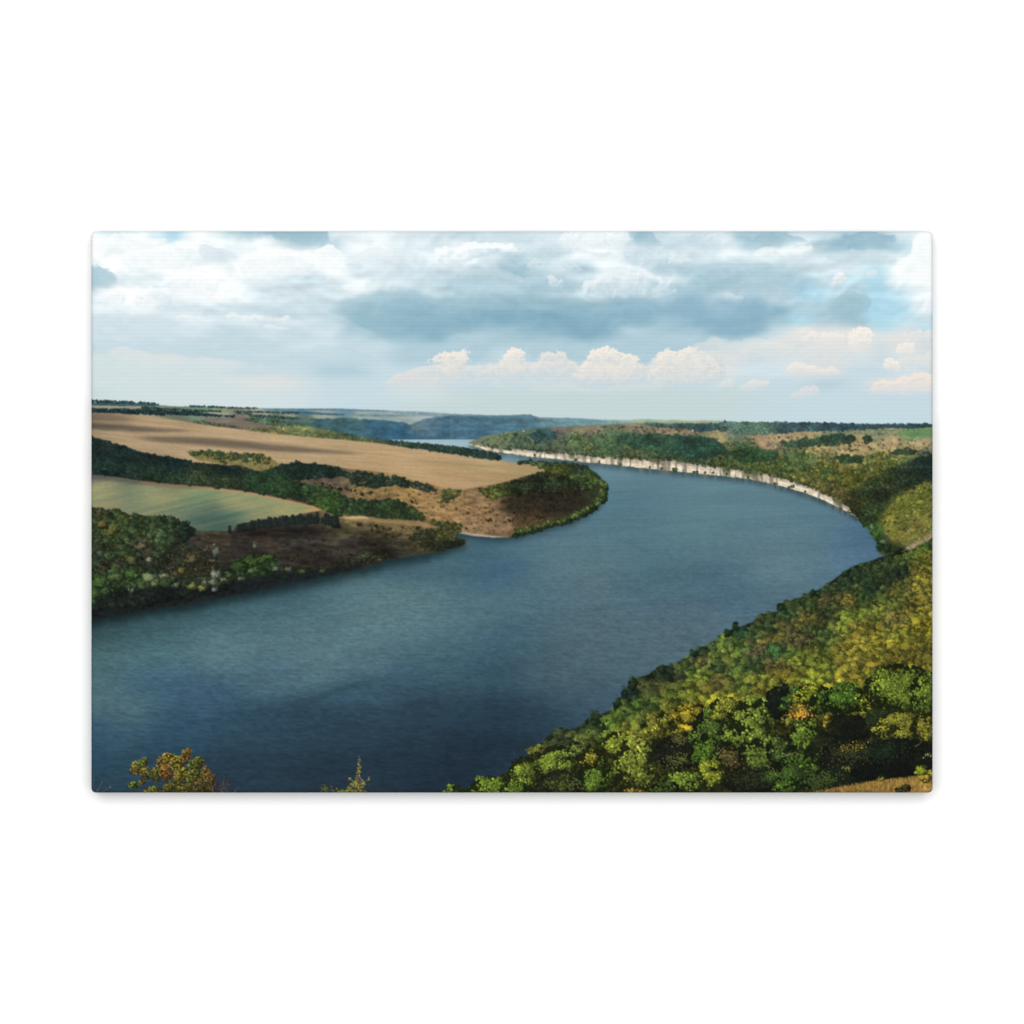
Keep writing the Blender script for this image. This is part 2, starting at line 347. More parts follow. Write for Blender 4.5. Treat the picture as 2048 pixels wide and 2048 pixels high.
    puff([(500, 776), (560, 760), (600, 764), (590, 776), (540, 786)], (222, 222, 220), (210, 222, 224), 6, 18, 3, 6, .55, 31)
    for k, pts in enumerate([[(1600, 700), (1640, 684), (1700, 690), (1720, 720), (1660, 735), (1610, 725)], [(1745, 690), (1800, 668), (1866, 666), (1866, 700), (1800, 704)], [(1760, 730), (1810, 712), (1866, 716), (1866, 742), (1800, 748)], [(1470, 700), (1530, 688), (1590, 690), (1580, 716), (1500, 724)], [(1845, 720), (1856, 704), (1870, 704), (1870, 735), (1850, 735)]]):
        puff(pts, (238, 233, 226), (206, 214, 217), 8, 11, 1.2, 7, .75, 700 + 9 * k, None, nz=1.9)
    # row of warm cumulus above the horizon
    for k, (pts, al) in enumerate([([(760, 765), (830, 738), (900, 730), (960, 735), (1010, 728), (1080, 728), (1150, 738), (1210, 740), (1290, 735), (1370, 730), (1440, 735), (1440, 772), (1300, 778), (1100, 780), (900, 778), (780, 780)], .6),
        ([(950, 752), (980, 730), (1000, 735), (1000, 752)], .7), ([(1056, 740), (1080, 722), (1140, 720), (1160, 745), (1120, 758), (1070, 755)], .75), ([(1130, 760), (1160, 735), (1290, 728), (1290, 765), (1200, 775)], .7), ([(1290, 765), (1300, 720), (1440, 706), (1460, 760), (1380, 772)], .7)]):
        puff(pts, (228, 225, 220), (196, 211, 217), 9, 13, 1.4, 8, min(1, al * 1.25), 500 + 9 * k, None)
    t = (247, 237, 225); b = (206, 214, 216)
    puff([(838, 722), (856, 716), (873, 718), (880, 709), (897, 708), (903, 716), (915, 712), (926, 702), (938, 701), (940, 712), (928, 730), (922, 752), (905, 762), (890, 750), (888, 730), (862, 724)], t, (212, 213, 212), 8, 9, .9, 5, .9, 41, nz=2.1)
    puff([(775, 770), (800, 752), (830, 745), (850, 750), (860, 762), (840, 775), (800, 782)], (222, 219, 216), (206, 216, 218), 6, 14, 1.6, 6, .7, 42)
    puff([(985, 745), (1003, 728), (1014, 704), (1030, 699), (1046, 704), (1050, 722), (1042, 740), (1026, 750), (1005, 752)], t, (212, 213, 212), 8, 9, .9, 5, .92, 43, nz=2.1)
    puff([(1074, 722), (1086, 709), (1100, 705), (1112, 710), (1122, 702), (1132, 712), (1138, 724), (1126, 736), (1098, 738)], (238, 230, 222), (206, 212, 215), 8, 10, 1, 6, .85, 44, nz=2.1)
    puff([(1150, 765), (1163, 745), (1160, 727), (1176, 716), (1184, 702), (1196, 696), (1206, 704), (1226, 700), (1250, 712), (1278, 720), (1272, 750), (1240, 762), (1200, 768)], t, (208, 211, 212), 10, 11, .9, 6, .95, 45, nz=2.1)
    puff([(1300, 758), (1312, 735), (1318, 712), (1335, 702), (1360, 708), (1378, 700), (1392, 696), (1402, 712), (1425, 720), (1440, 740), (1425, 760), (1380, 764), (1330, 768)], (245, 236, 225), (208, 212, 213), 10, 11, 1, 7, .92, 46, nz=2.1)
    puff([(1380, 690), (1440, 680), (1520, 680), (1600, 668), (1640, 664), (1700, 668), (1800, 672), (1866, 664), (1866, 720), (1800, 740), (1700, 745), (1600, 742), (1480, 735), (1400, 725)], (222, 224, 222), (206, 218, 222), 10, 26, 3, 10, .62, 47)
    puff([(1596, 680), (1615, 666), (1640, 666), (1668, 668), (1692, 672), (1688, 692), (1640, 694), (1610, 688)], (238, 235, 230), (220, 220, 220), 6, 14, 1.2, 8, .85, 48, nz=2.1)
    puff([(1697, 676), (1706, 662), (1720, 658), (1736, 661), (1746, 674), (1740, 684), (1722, 690), (1718, 706), (1706, 704)], (247, 241, 232), (228, 222, 218), 5, 9, .8, 5, .95, 49, nz=2.1)
    puff([(1790, 704), (1800, 690), (1815, 682), (1832, 694), (1830, 710), (1810, 716)], (244, 238, 228), (220, 220, 220), 6, 11, .9, 6, .9, 50, nz=2.1)
    puff([(1763, 738), (1770, 722), (1780, 715), (1792, 720), (1800, 738), (1785, 744)], (248, 241, 229), (224, 222, 220), 5, 9, .9, 4, .9, 51, nz=2.1)
    puff([(1568, 742), (1580, 730), (1600, 727), (1625, 732), (1670, 738), (1680, 748), (1620, 750), (1580, 750)], (242, 233, 222), (216, 219, 219), 5, 13, 1, 5, .85, 52, nz=2.1)
    puff([(1736, 786), (1746, 772), (1765, 765), (1800, 757), (1830, 752), (1870, 747), (1870, 788), (1800, 790)], (243, 229, 216), (220, 219, 217), 5, 14, 1.2, 5, .9, 53, nz=2.1)
    puff([(1572, 795), (1590, 785), (1612, 778), (1625, 769), (1638, 778), (1640, 792), (1610, 800)], (230, 223, 219), (208, 217, 221), 6, 12, 1.4, 5, .7, 54, nz=2.1)
    puff([(1472, 775), (1490, 765), (1515, 760), (1540, 766), (1535, 778), (1500, 782)], (233, 227, 221), (210, 218, 220), 6, 12, 1.4, 5, .75, 55, nz=2.1)
    puff([(1425, 772), (1450, 762), (1465, 756), (1470, 770), (1440, 778)], (230, 226, 221), (210, 218, 220), 5, 12, 1.6, 5, .65, 56)
    puff([(1040, 776), (1110, 770), (1200, 778), (1280, 770), (1330, 766), (1320, 782), (1220, 790), (1100, 788)], (218, 220, 218), (204, 217, 217), 7, 22, 3, 6, .5, 57)

# ================================================================ FAR COUNTRY
SKYLINE = [(182, 811), (260, 811), (312, 811), (360, 813), (440, 814), (520, 816), (580, 818), (671, 818), (780, 821), (830, 823), (899, 827), (983, 831), (1022, 831), (1052, 829), (1067, 832), (1080, 836), (1144, 836), (1184, 838.5), (1258, 840), (1288, 839), (1440, 841.5), (1475, 844), (1600, 846), (1703, 847.5), (1760, 848), (1866, 848)]
def far():
    sl, m = shape(SKYLINE + [(1866, 960), (182, 960)], 1.2, 12, .6, 61)
    g = guide([(200, 814, 165, 160, 140), (300, 815, 160, 158, 138), (400, 818, 110, 135, 115), (430, 822, 135, 155, 125), (520, 826, 158, 160, 140), (580, 829, 155, 160, 142),
               (600, 819, 90, 122, 138), (700, 820, 100, 132, 146), (640, 832, 160, 166, 152), (720, 832, 158, 168, 158), (800, 834, 152, 166, 162), (760, 826, 150, 165, 165), (850, 829, 160, 174, 172), (950, 832, 120, 150, 162),
               (350, 836, 108, 112, 96), (430, 842, 126, 113, 105), (480, 846, 122, 109, 100), (520, 851, 114, 104, 92), (560, 857, 118, 117, 82), (600, 862, 116, 120, 84), (680, 872, 112, 118, 84), (740, 880, 98, 108, 80), (560, 838, 96, 114, 98), (610, 842, 84, 108, 102),
               (1100, 838, 120, 150, 158), (1220, 842, 140, 165, 155), (1300, 843, 150, 175, 140), (1400, 845, 155, 175, 135), (1500, 850, 90, 112, 105), (1700, 856, 110, 125, 105), (1866, 856, 100, 128, 95)], sl, 2.2)
    g = g * grain(sl, 22, 3, .12, 62)[..., None]
    put(sl, m, g, 'distant_fields')
    def band(pts, col, warp=1.5, soft=.5, seed=1, reg='distant_fields', a=1, amp=.18):
        s, k = shape(pts, warp, 7, soft, seed); put(s, k, np.array(col, F) * grain(s, 6, 3, amp, seed + 9)[..., None], reg, a)
    # blue far strips
    band([(520, 817), (600, 817), (671, 817.3), (780, 821), (776, 823), (671, 821), (600, 821), (530, 820)], (92, 128, 146), .6, .5, 63)
    band([(560, 821), (640, 825), (690, 828), (688, 831), (640, 830), (580, 826)], (62, 98, 116), .8, .5, 64)
    band([(690, 829), (750, 828), (820, 832), (760, 834), (720, 833)], (110, 140, 145), .8, .6, 65)
    band([(780, 823), (840, 824), (900, 828), (980, 831), (970, 834), (880, 833), (800, 831)], (130, 155, 162), .8, .6, 66)
    band([(604, 832), (625, 835), (645, 842), (640, 843), (615, 837)], (105, 118, 100), .5, .4, 67)
    # tree lines
    def line(x0, x1, yf, rf, col, n, reg='distant_fields', cj=.12):
        x = rng.uniform(x0, x1, n); y = np.array([yf(v) for v in x]) + rng.standard_normal(n) * .5
        r = rf * (.6 + .7 * rng.random(n)); crowns(x, y, r, r * .8, np.array(col) * (1 + cj * rng.standard_normal((n, 1))), .9, reg, ncl=4, amb=.6, dif=.6, warm=.02)
    line(182, 310, lambda v: 802.5 + (v - 182) * .045, 3.4, (74, 104, 106), 70)
    line(182, 315, lambda v: 807.5 + (v - 182) * .02, 3.0, (70, 98, 100), 90)
    band([(182, 806), (250, 808), (312, 810), (345, 812), (320, 812.5), (182, 811.5)], (62, 92, 96), .8, .5, 68)
    line(182, 330, lambda v: 819 + (v - 182) * .03, 3.6, (48, 74, 78), 120)
    line(285, 400, lambda v: 817 + (v - 285) * .06, 4.0, (62, 90, 86), 110)
    line(182, 330, lambda v: 823 + (v - 182) * .035, 3.0, (40, 64, 70), 120)
    line(330, 470, lambda v: 826 + (v - 330) * .045, 2.8, (44, 70, 76), 120)
    line(380, 445, lambda v: 813 + (v - 380) * .02, 1.6, (66, 96, 102), 50)
    line(430, 520, lambda v: 815 + (v - 440) * .03, 1.4, (92, 112, 112), 40)
    line(400, 440, lambda v: 823, 2.4, (70, 98, 84), 30)
    band([(405, 825), (430, 824), (470, 829), (450, 831)], (160, 160, 142), .8, .5, 69)
    line(470, 500, lambda v: 824 + (v - 470) * .1, 2.6, (84, 112, 96), 34)
    line(500, 600, lambda v: 831 + (v - 500) * .07, 2.6, (72, 100, 92), 90)
    line(480, 600, lambda v: 823 + (v - 480) * .03, .9, (64, 96, 110), 80)
    woods([(480, 838), (540, 836), (600, 842), (640, 850), (700, 868), (640, 866), (560, 852)], lambda v: 3.0, [(500, 838, 84, 108, 88), (650, 855, 78, 104, 88)], 'distant_fields', amb=.6, dif=.6)
    woods([(380, 842), (410, 843), (500, 858), (560, 862), (580, 868), (480, 856), (400, 849)], lambda v: 2.6, [(400, 845, 84, 92, 76), (560, 865, 82, 96, 70)], 'distant_fields', amb=.6, dif=.6)
    # blue wooded valley side
    HB = [(560, 840), (600, 838), (648, 838), (689, 835.5), (717, 838), (751, 840), (785, 842), (808, 845), (819, 849), (835, 843), (865, 834), (921, 831), (983, 832), (1022, 830.5), (1052, 828.5), (1067, 831.5), (1080, 836), (1144, 836.5), (1184, 839), (1258, 846), (1258, 872), (960, 884), (800, 884), (740, 878), (660, 862), (600, 848)]
    pts = [(600, 846, 78, 106, 98), (650, 846, 62, 98, 104), (700, 845, 66, 104, 110), (700, 862, 58, 96, 110), (760, 852, 54, 96, 118), (800, 870, 46, 90, 118), (830, 880, 50, 92, 118), (840, 855, 92, 120, 130), (865, 840, 80, 115, 135), (900, 865, 62, 104, 126), (930, 845, 66, 108, 130), (960, 870, 58, 100, 124), (1000, 850, 64, 108, 132), (1000, 834, 84, 128, 146), (1052, 836, 78, 118, 134), (1052, 856, 66, 108, 128), (1110, 845, 96, 136, 148), (1180, 845, 100, 138, 146), (1240, 848, 112, 146, 144)]
    sl, m = shape(HB, 2, 9, .6, 70)
    gh = guide(pts, sl); gh = gh * .86 + gh.mean(-1, keepdims=True) * .14 * np.array([.96, 1.02, 1.04], F)
    put(sl, m, gh * grain(sl, 16, 6, .22, 71)[..., None] * grain(sl, 5, 3, .16, 73)[..., None], 'far_hills')
    tone([(865, 836), (985, 834), (1070, 838), (1130, 842), (1060, 846), (950, 848)], .86, 3, 14, 3, 1.5, 72)
    band([(1068, 835), (1110, 836), (1180, 838), (1200, 841), (1140, 841), (1080, 839)], (120, 152, 160), .8, 1.2, 73, 'far_hills', .6)
    # scrubby slope behind the golden field
    SC = [(560, 856), (600, 852), (660, 862), (720, 874), (800, 884), (830, 896), (762, 887), (671, 878), (580, 871), (483, 859)]
    woods(SC, lambda v: 2.6, [(560, 860, 124, 126, 84), (620, 868, 116, 122, 80), (700, 880, 96, 110, 78), (790, 888, 72, 92, 74)], 'distant_fields', amb=.62, dif=.6, hue=.12)

# ================================================================ RIVER
WATER = [(796, 880, 150, 178, 186), (850, 884, 160, 186, 194), (930, 884, 158, 184, 192), (975, 908, 124, 158, 170), (1010, 912, 118, 152, 166), (1100, 923, 108, 143, 157), (1180, 935, 98, 132, 146),
         (1250, 950, 98, 130, 142), (1400, 965, 96, 128, 139), (1500, 985, 92, 125, 136), (1650, 1032, 86, 118, 132), (1735, 1085, 72, 104, 128), (1240, 1000, 84, 117, 131), (1400, 1040, 90, 122, 132), (1600, 1080, 90, 120, 131),
         (1560, 1140, 92, 120, 130), (1700, 1112, 84, 114, 134), (1230, 1080, 84, 116, 128), (1050, 1095, 78, 110, 123), (960, 1095, 66, 98, 113), (1010, 1135, 66, 98, 118), (1110, 1125, 88, 117, 127), (1180, 1150, 86, 112, 121),
         (1300, 1160, 76, 106, 120), (1450, 1185, 72, 102, 118), (1550, 1200, 80, 106, 120), (1400, 1240, 80, 105, 116), (900, 1118, 68, 100, 111), (800, 1145, 68, 98, 110), (700, 1168, 84, 116, 123), (800, 1190, 92, 121, 126),
         (740, 1230, 90, 119, 125), (640, 1210, 78, 108, 117), (600, 1182, 60, 88, 98), (480, 1213, 70, 102, 110), (420, 1222, 62, 93, 101), (300, 1248, 60, 90, 96), (200, 1265, 54, 80, 84), (190, 1310, 72, 103, 108), (300, 1310, 75, 108, 116),
         (450, 1290, 87, 117, 124), (600, 1290, 85, 114, 122), (700, 1280, 86, 115, 123), (850, 1250, 86, 116, 124), (950, 1230, 80, 110, 120), (1060, 1200, 78, 107, 120), (1000, 1280, 65, 96, 112), (182, 1395, 82, 112, 120),
         (250, 1410, 82, 113, 121), (300, 1370, 66, 100, 119), (400, 1400, 61, 91, 112), (550, 1360, 77, 107, 122), (650, 1340, 84, 113, 122), (750, 1320, 80, 108, 118), (870, 1290, 72, 102, 113), (700, 1380, 58, 88, 106), (800, 1360, 57, 85, 102),
         (900, 1340, 60, 88, 102), (1000, 1340, 54, 82, 98), (1100, 1330, 70, 95, 105), (1180, 1290, 79, 103, 112), (1150, 1360, 70, 95, 105), (1250, 1310, 76, 102, 112), (1190, 1400, 62, 86, 101), (1100, 1440, 46, 70, 85), (1310, 1290, 80, 104, 113),
         (200, 1460, 58, 90, 110), (350, 1450, 51, 83, 104), (500, 1440, 48, 76, 94), (600, 1430, 45, 71, 88), (700, 1440, 44, 68, 84), (850, 1420, 45, 69, 85), (1000, 1430, 40, 64, 80), (200, 1530, 47, 79, 98), (350, 1520, 43, 73, 92),
         (500, 1540, 41, 63, 78), (650, 1540, 37, 57, 71), (800, 1520, 37, 57, 71), (950, 1520, 33, 51, 66), (1020, 1500, 36, 55, 70), (900, 1575, 32, 49, 64), (700, 1580, 38, 56, 70), (400, 1580, 37, 57, 73), (190, 1578, 46, 69, 84)]
def river():
    poly = [(780, 879.5), (960, 879.5), (1500, 930), (1780, 1000), (1780, 1130), (1700, 1300), (1300, 1600), (150, 1600), (150, 1150), (700, 1100), (900, 1040), (1010, 940), (900, 905)]
    sl, m = shape(poly, 0, 1, .5, 1)
    g = blur(guide(WATER, sl, 2.2, 6, 0), 30, 11); x, y = coords(sl)
    t = np.clip((y - 880) / 700, 0, 1)
    s = .35 + t * 1.0                                  # ripples grow towards the viewer
    g *= (1 - .10 * np.clip((y - 1330) / 200, 0, 1))[..., None]
    g *= (1 + .045 * fbm(x / 150 + y / 300, (y + x * .10) / 20, 4, 81))[..., None]
    g *= (1 + .035 * fbm(x / 70, (y + x * .04) / 6, 4, 82))[..., None]
    amp = .14 * np.clip((y - 930) / 300, .25, 1)
    rip = fbm(x / 5.5, (y - x * .06) / 2.2, 3, 83) * np.clip(1.25 - t, .2, 1) + fbm(x / 13, (y - x * .1) / 3.6, 3, 84) * np.clip(t * 1.3, .2, 1)
    g *= (1 + amp * rip)[..., None]
    sp = np.clip(vnoise(x / 2.6, y / 1.5, 85) - .82, 0, 1) * 60 * np.clip((y - 1180) / 200, 0, 1)
    g += sp[..., None]
    put(sl, m, g, 'river')
    tone([(1120, 1490), (880, 1500), (740, 1410), (800, 1385), (960, 1375), (1100, 1400)], .94, 10, 40, 16, 10, 86)
    tone([(560, 1420), (690, 1380), (800, 1352), (700, 1366), (600, 1400)], .88, 6, 30, 6, 3, 87)

# ================================================================ LEFT BANK
FT = cr([(176, 826), (234, 827), (284, 831), (334, 838), (408, 849.6), (483, 859.5), (580, 871), (671, 878.5), (762, 887), (830, 897), (921, 910), (981, 919), (1020, 923.5), (1059, 928), (1077, 931.5), (1089, 939), (1092, 943)])
FB = [(1059, 950), (1022, 961), (985, 969), (956, 974), (921, 981), (899, 979), (853, 966), (819, 958), (762, 944), (694, 937), (660, 930), (625, 928), (560, 930), (520, 925), (458, 930), (388, 925), (359, 918), (309, 910), (279, 903), (222, 886), (176, 872)]
def left_bank():
    # land under everything on this side, its printed reflection first
    LAND = [(176, 860), (1020, 925), (1109, 926), (1146, 928), (1176, 935), (1191, 947), (1208, 966), (1214, 979), (1208, 998), (1193, 1016), (1171, 1030), (1139, 1045), (1094, 1056), (1059, 1066), (1034, 1072), (1010, 1075), (978, 1072.5), (944, 1069), (914, 1066), (910, 1073), (930, 1081), (937, 1087), (910, 1097), (853, 1108), (785, 1117), (726, 1136), (660, 1150), (580, 1163), (508, 1182), (421, 1197), (384, 1207), (334, 1213), (284, 1221), (176, 1238)]
    sh = [(a, b + (5 if a > 900 else 14)) for a, b in LAND]
    sl, m = shape(sh, 3, 14, 3, 90, 7); mul(sl, m, (.42, .50, .50))
    sh = [(a, b + 26) for a, b in LAND if a < 900]
    sl, m = shape([(176, 900), (900, 1000)] + sh[14:] if len(sh) > 14 else sh, 4, 18, 4, 91, 10); mul(sl, m * .45, (.7, .75, .75))
    sl, m = shape(LAND, 2.2, 8, .6, 92)
    base = [(250, 1100, 50, 48, 42), (400, 1090, 58, 50, 43), (420, 1075, 70, 60, 46), (500, 1100, 50, 45, 41), (520, 1082, 66, 54, 44), (600, 1090, 54, 48, 43), (700, 1090, 58, 51, 44), (800, 1095, 60, 54, 42), (250, 1180, 30, 32, 28), (450, 1160, 38, 34, 30), (650, 1130, 44, 38, 34), (780, 1105, 46, 42, 32), (900, 1090, 46, 44, 30),
            (700, 1050, 112, 96, 66), (800, 1055, 118, 98, 64), (640, 960, 100, 84, 68), (760, 980, 150, 118, 74), (860, 1000, 158, 122, 78), (900, 1020, 164, 126, 82), (940, 1060, 164, 128, 92), (980, 990, 140, 108, 76), (820, 980, 160, 124, 76), (960, 1030, 150, 114, 78),
            (1040, 1000, 62, 52, 40), (1100, 1000, 56, 48, 36), (1140, 990, 52, 46, 34), (1060, 1040, 84, 66, 46), (1010, 1060, 136, 104, 76), (1180, 980, 60, 62, 40)]
    g = guide(base, sl, 2.2) * np.array([.93, .975, 1.0], F) * grain(sl, 12, 5, .34, 93)[..., None] * grain(sl, 3, 1.8, .2, 94)[..., None]
    put(sl, m, g, 'brown_slope')
    # golden field
    fld = FT + FB
    sl, m = shape(fld, 1, 14, .6, 95)
    gp = [(190, 832, 138, 116, 98), (234, 838, 150, 126, 104), (300, 845, 182, 152, 116), (210, 853, 164, 140, 110), (360, 860, 182, 152, 116), (240, 866, 184, 154, 118), (250, 880, 176, 148, 114), (340, 868, 192, 160, 122), (330, 890, 178, 150, 114), (400, 905, 190, 158, 122), (450, 868, 194, 162, 124), (560, 880, 196, 164, 126), (430, 884, 186, 156, 120), (590, 900, 188, 157, 120), (560, 910, 186, 155, 116), (650, 895, 192, 160, 122), (700, 912, 188, 156, 116), (800, 910, 192, 160, 120), (760, 930, 184, 150, 110), (850, 940, 190, 156, 114), (880, 960, 188, 152, 110), (940, 930, 184, 152, 112), (960, 955, 186, 150, 110), (1020, 940, 176, 146, 104), (1060, 940, 168, 142, 98), (985, 925, 192, 162, 118), (310, 905, 170, 144, 116)]
    x, y = coords(sl)
    g = blur(guide(gp, sl, 1.8), 16, 2)
    g *= (1 + .07 * 1.4 * fbm((x + y * 2) / 90, (y - x * .11) / 3.2, 4, 96))[..., None] * (1 + .05 * fbm(x / 3, y / 2, 2, 97))[..., None]
    g *= np.array([.955, .985, 1.0], F)
    x_ = x * .05 + (y - x * .115); g *= (1 + .035 * np.sin(x_ * 1.9 + 2 * fbm(x / 200, y / 40, 2, 192)) * np.clip((y - 860) / 60, 0, 1))[..., None]
    put(sl, m, g, 'golden_field')
    tone(cr([(176, 846), (230, 849), (300, 855), (380, 862), (300, 864), (220, 860), (176, 856)]), (.60, .62, .68), 3, 24, 5, 2, 98)
    tone(cr([(270, 874), (340, 873), (430, 877), (520, 886), (620, 896), (720, 908), (620, 906), (520, 901), (400, 890), (320, 884)]), (.62, .64, .69), 3, 26, 7, 2.6, 99)
    tone(cr([(176, 830), (230, 833), (270, 840), (220, 843), (176, 841)]), .82, 3, 24, 6, 2, 100)
    tone(cr([(800, 918), (900, 922), (1000, 934), (960, 936), (850, 928)]), .9, 3, 26, 8, 2, 101)
    tone([(610, 886), (680, 895), (740, 900), (690, 900)], .88, 3, 26, 6, 2, 105)
    # green-tan field
    gt = cr([(176, 948), (234, 954), (309, 965), (383, 971), (446, 977.5), (508, 986), (580, 1001), (625, 1012), (653, 1019)])
    gb = [(603, 1028), (575, 1034), (520, 1039), (473, 1050), (466, 1062), (391, 1062), (371, 1050), (334, 1040), (284, 1034), (234, 1030), (176, 1020)]
    sl, m = shape(gt + gb, .8, 12, .6, 102)
    gp = [(185, 956, 112, 116, 106), (260, 968, 110, 122, 104), (340, 974, 128, 132, 106), (200, 980, 148, 152, 116), (300, 985, 144, 150, 114), (400, 985, 124, 144, 112), (480, 990, 130, 146, 112), (200, 1000, 140, 146, 114), (260, 1005, 116, 130, 108), (330, 1000, 138, 144, 110), (400, 1005, 112, 130, 106), (470, 1005, 150, 152, 114), (540, 1003, 128, 146, 112), (600, 1010, 130, 148, 112), (560, 1020, 156, 150, 112), (500, 1020, 144, 146, 110), (300, 1022, 126, 134, 108), (350, 1030, 104, 122, 104), (420, 1020, 84, 106, 98), (480, 1030, 84, 112, 100), (400, 1042, 72, 98, 92), (450, 1050, 64, 90, 84), (540, 1030, 118, 130, 104), (640, 1018, 172, 140, 100), (220, 1015, 136, 134, 108)]
    x, y = coords(sl); g = blur(guide(gp, sl, 2.0), 14, 3)
    st = fbm((x + y * 2.4) / 60, (y + x * .22) / 5, 4, 103)
    g = g * np.array([1.03, 1.0, .95], F) + (st * 16)[..., None] * np.array([1.4, .75, .2], F)
    g *= (1 + .06 * fbm(x / 3, y / 1.6, 2, 104))[..., None]
    put(sl, m, g, 'green_field')
    e = gt[10:] + [(a, b + 5) for a, b in gt[:9:-1]]
    sl, m = shape(e, .8, 9, 1, 106); put(sl, m, (176, 140, 102), 'green_field', .85)
    tone([(176, 944), (240, 952), (330, 966), (440, 974), (380, 976), (300, 971), (220, 962), (176, 958)], (.74, .74, .8), 2, 20, 3, 2, 107)
    # dark woods between the fields
    DW = [(176, 872), (222, 886), (279, 904), (309, 911), (359, 919), (388, 926), (440, 932), (490, 938), (520, 945), (560, 930), (590, 925), (625, 928), (671, 936), (700, 948), (640, 955), (580, 960), (540, 962), (500, 956), (600, 972), (640, 985), (680, 998), (690, 1010), (650, 1014), (600, 998), (508, 982), (446, 973), (383, 967), (309, 961), (234, 950), (176, 945)]
    dwp = [(200, 890, 32, 50, 48), (250, 910, 30, 48, 46), (350, 935, 26, 44, 42), (450, 945, 26, 42, 40), (250, 940, 36, 56, 48), (350, 955, 42, 64, 46), (400, 962, 62, 74, 48), (450, 965, 58, 70, 44), (520, 975, 48, 74, 46), (600, 940, 32, 48, 42), (660, 945, 34, 50, 42), (560, 985, 50, 74, 44), (640, 1000, 54, 78, 46), (300, 960, 40, 58, 44), (190, 940, 34, 54, 48)]
    sl, m = shape(DW, 3, 9, .7, 108); put(sl, m, guide(dwp, sl) * .62 * grain(sl, 5, 4, .3, 109)[..., None], 'dark_woods')
    woods(DW, lambda v: 4.6 + (v - 880) * .018, dwp, 'dark_woods', leaf=.24, amb=.62, dif=.5)
    # scrubby wedge with bushes
    WG = [(371, 902), (420, 903), (458, 907), (520, 909), (548, 920), (560, 930), (535, 940), (515, 942), (480, 930), (430, 926), (395, 920)]
    sl, m = shape(WG, 2, 9, .7, 110); put(sl, m, np.array((128, 118, 74), F) * grain(sl, 5, 3, .25, 111)[..., None], 'dark_woods')
    woods([(371, 901), (440, 904), (520, 908), (545, 920), (500, 924), (420, 915), (385, 912)], lambda v: 4.0, [(400, 908, 84, 98, 56), (500, 912, 78, 88, 58), (540, 922, 116, 108, 64)], 'dark_woods', dens=1.5, leaf=.26, amb=.5, dif=.9, hue=.14)
    scrub(WG, 30, 2.2, 4, (112, 112, 60), 'dark_woods')
    # trees along the tan slope
    tp = [(600, 985, 48, 70, 44), (660, 1005, 56, 84, 40), (700, 1000, 52, 72, 44), (760, 1020, 48, 66, 40), (820, 1030, 54, 70, 40), (640, 1020, 84, 104, 46), (880, 1055, 92, 96, 50)]
    woods([(560, 962), (600, 965), (660, 978), (700, 998), (740, 1002), (790, 1000), (830, 1020), (850, 1035), (830, 1042), (740, 1036), (680, 1030), (650, 1016), (600, 998)], lambda v: 7.0, tp, 'tree_belt', leaf=.22, amb=.55, dif=.62)
    woods([(845, 1030), (880, 1045), (930, 1050), (915, 1064), (880, 1056)], lambda v: 5.5, [(880, 1050, 92, 96, 50)], 'tree_belt', leaf=.24, dens=1.2, hue=.15)
    # bushes on the upper edge of the tan slope
    up = [(694, 946), (720, 945), (762, 948), (819, 960), (853, 968), (880, 980), (870, 985), (830, 976), (790, 968), (740, 975), (700, 965)]
    woods(up, lambda v: 5.2, [(700, 955, 44, 56, 44), (760, 955, 44, 62, 46), (860, 975, 52, 60, 50)], 'tree_belt', leaf=.24, amb=.5, dif=.8, dens=1.25)
    woods([(885, 982), (915, 978), (925, 986), (895, 1000), (884, 1005)], lambda v: 5, [(900, 985, 92, 96, 54)], 'tree_belt', dens=1.2)
    TS = [(700, 975), (760, 968), (830, 978), (900, 985), (955, 990), (985, 1000), (1000, 1040), (1010, 1070), (930, 1062), (870, 1045), (840, 1020), (790, 998), (720, 990)]
    sl, m = shape(TS, 5, 14, 4, 112)
    ID[sl][m > .5] = R['tan_slope']
    scrub(TS, 80, .7, 1.8, (98, 80, 54), 'tan_slope', amb=.5, dif=.6)
    scrub(TS, 24, 1.6, 4, (92, 82, 56), 'tan_slope', amb=.45, dif=.8)
    scrub([(620, 962), (700, 970), (760, 990), (700, 990), (640, 975)], 26, 1.5, 4, (70, 62, 50), 'tree_belt')
    sl, m = shape([(690, 1030), (760, 1036), (840, 1042), (880, 1056), (850, 1054), (760, 1044), (690, 1040)], 2, 12, 1, 113); put(sl, m, (156, 128, 88), 'brown_slope', .8)
    sl, m = shape([(680, 1034), (730, 1032), (742, 1037), (700, 1038)], 1, 8, .8, 114); put(sl, m, (206, 176, 128), 'brown_slope', .9)
    sl, m = shape([(915, 1065), (945, 1067.5), (985, 1071), (1012, 1073.5), (985, 1075), (945, 1071.5)], .8, 6, .5, 115); put(sl, m, (196, 178, 158), 'tan_slope', .9)
    # headland: shaded face, lit rim, belt of shrubs at the water
    HD = [(955, 978), (985, 970), (1022, 962), (1059, 951), (1092, 944), (1120, 932), (1160, 932), (1190, 950), (1206, 968), (1210, 985), (1195, 1010), (1160, 1030), (1100, 1050), (1040, 1066), (1020, 1052), (1000, 1015), (985, 1000)]
    hp = [(970, 985, 88, 92, 46), (1000, 980, 76, 88, 44), (1040, 975, 42, 52, 36), (1080, 965, 36, 46, 34), (1110, 945, 84, 96, 50), (1130, 960, 40, 50, 34), (1160, 945, 48, 62, 40), (1060, 1000, 44, 42, 32), (1120, 1000, 42, 40, 30), (1150, 980, 42, 46, 32), (1050, 1040, 66, 60, 36), (1180, 970, 70, 86, 46)]
    sl, m = shape(HD, 4, 10, 1.5, 116); ID[sl][m > .5] = R['headland']
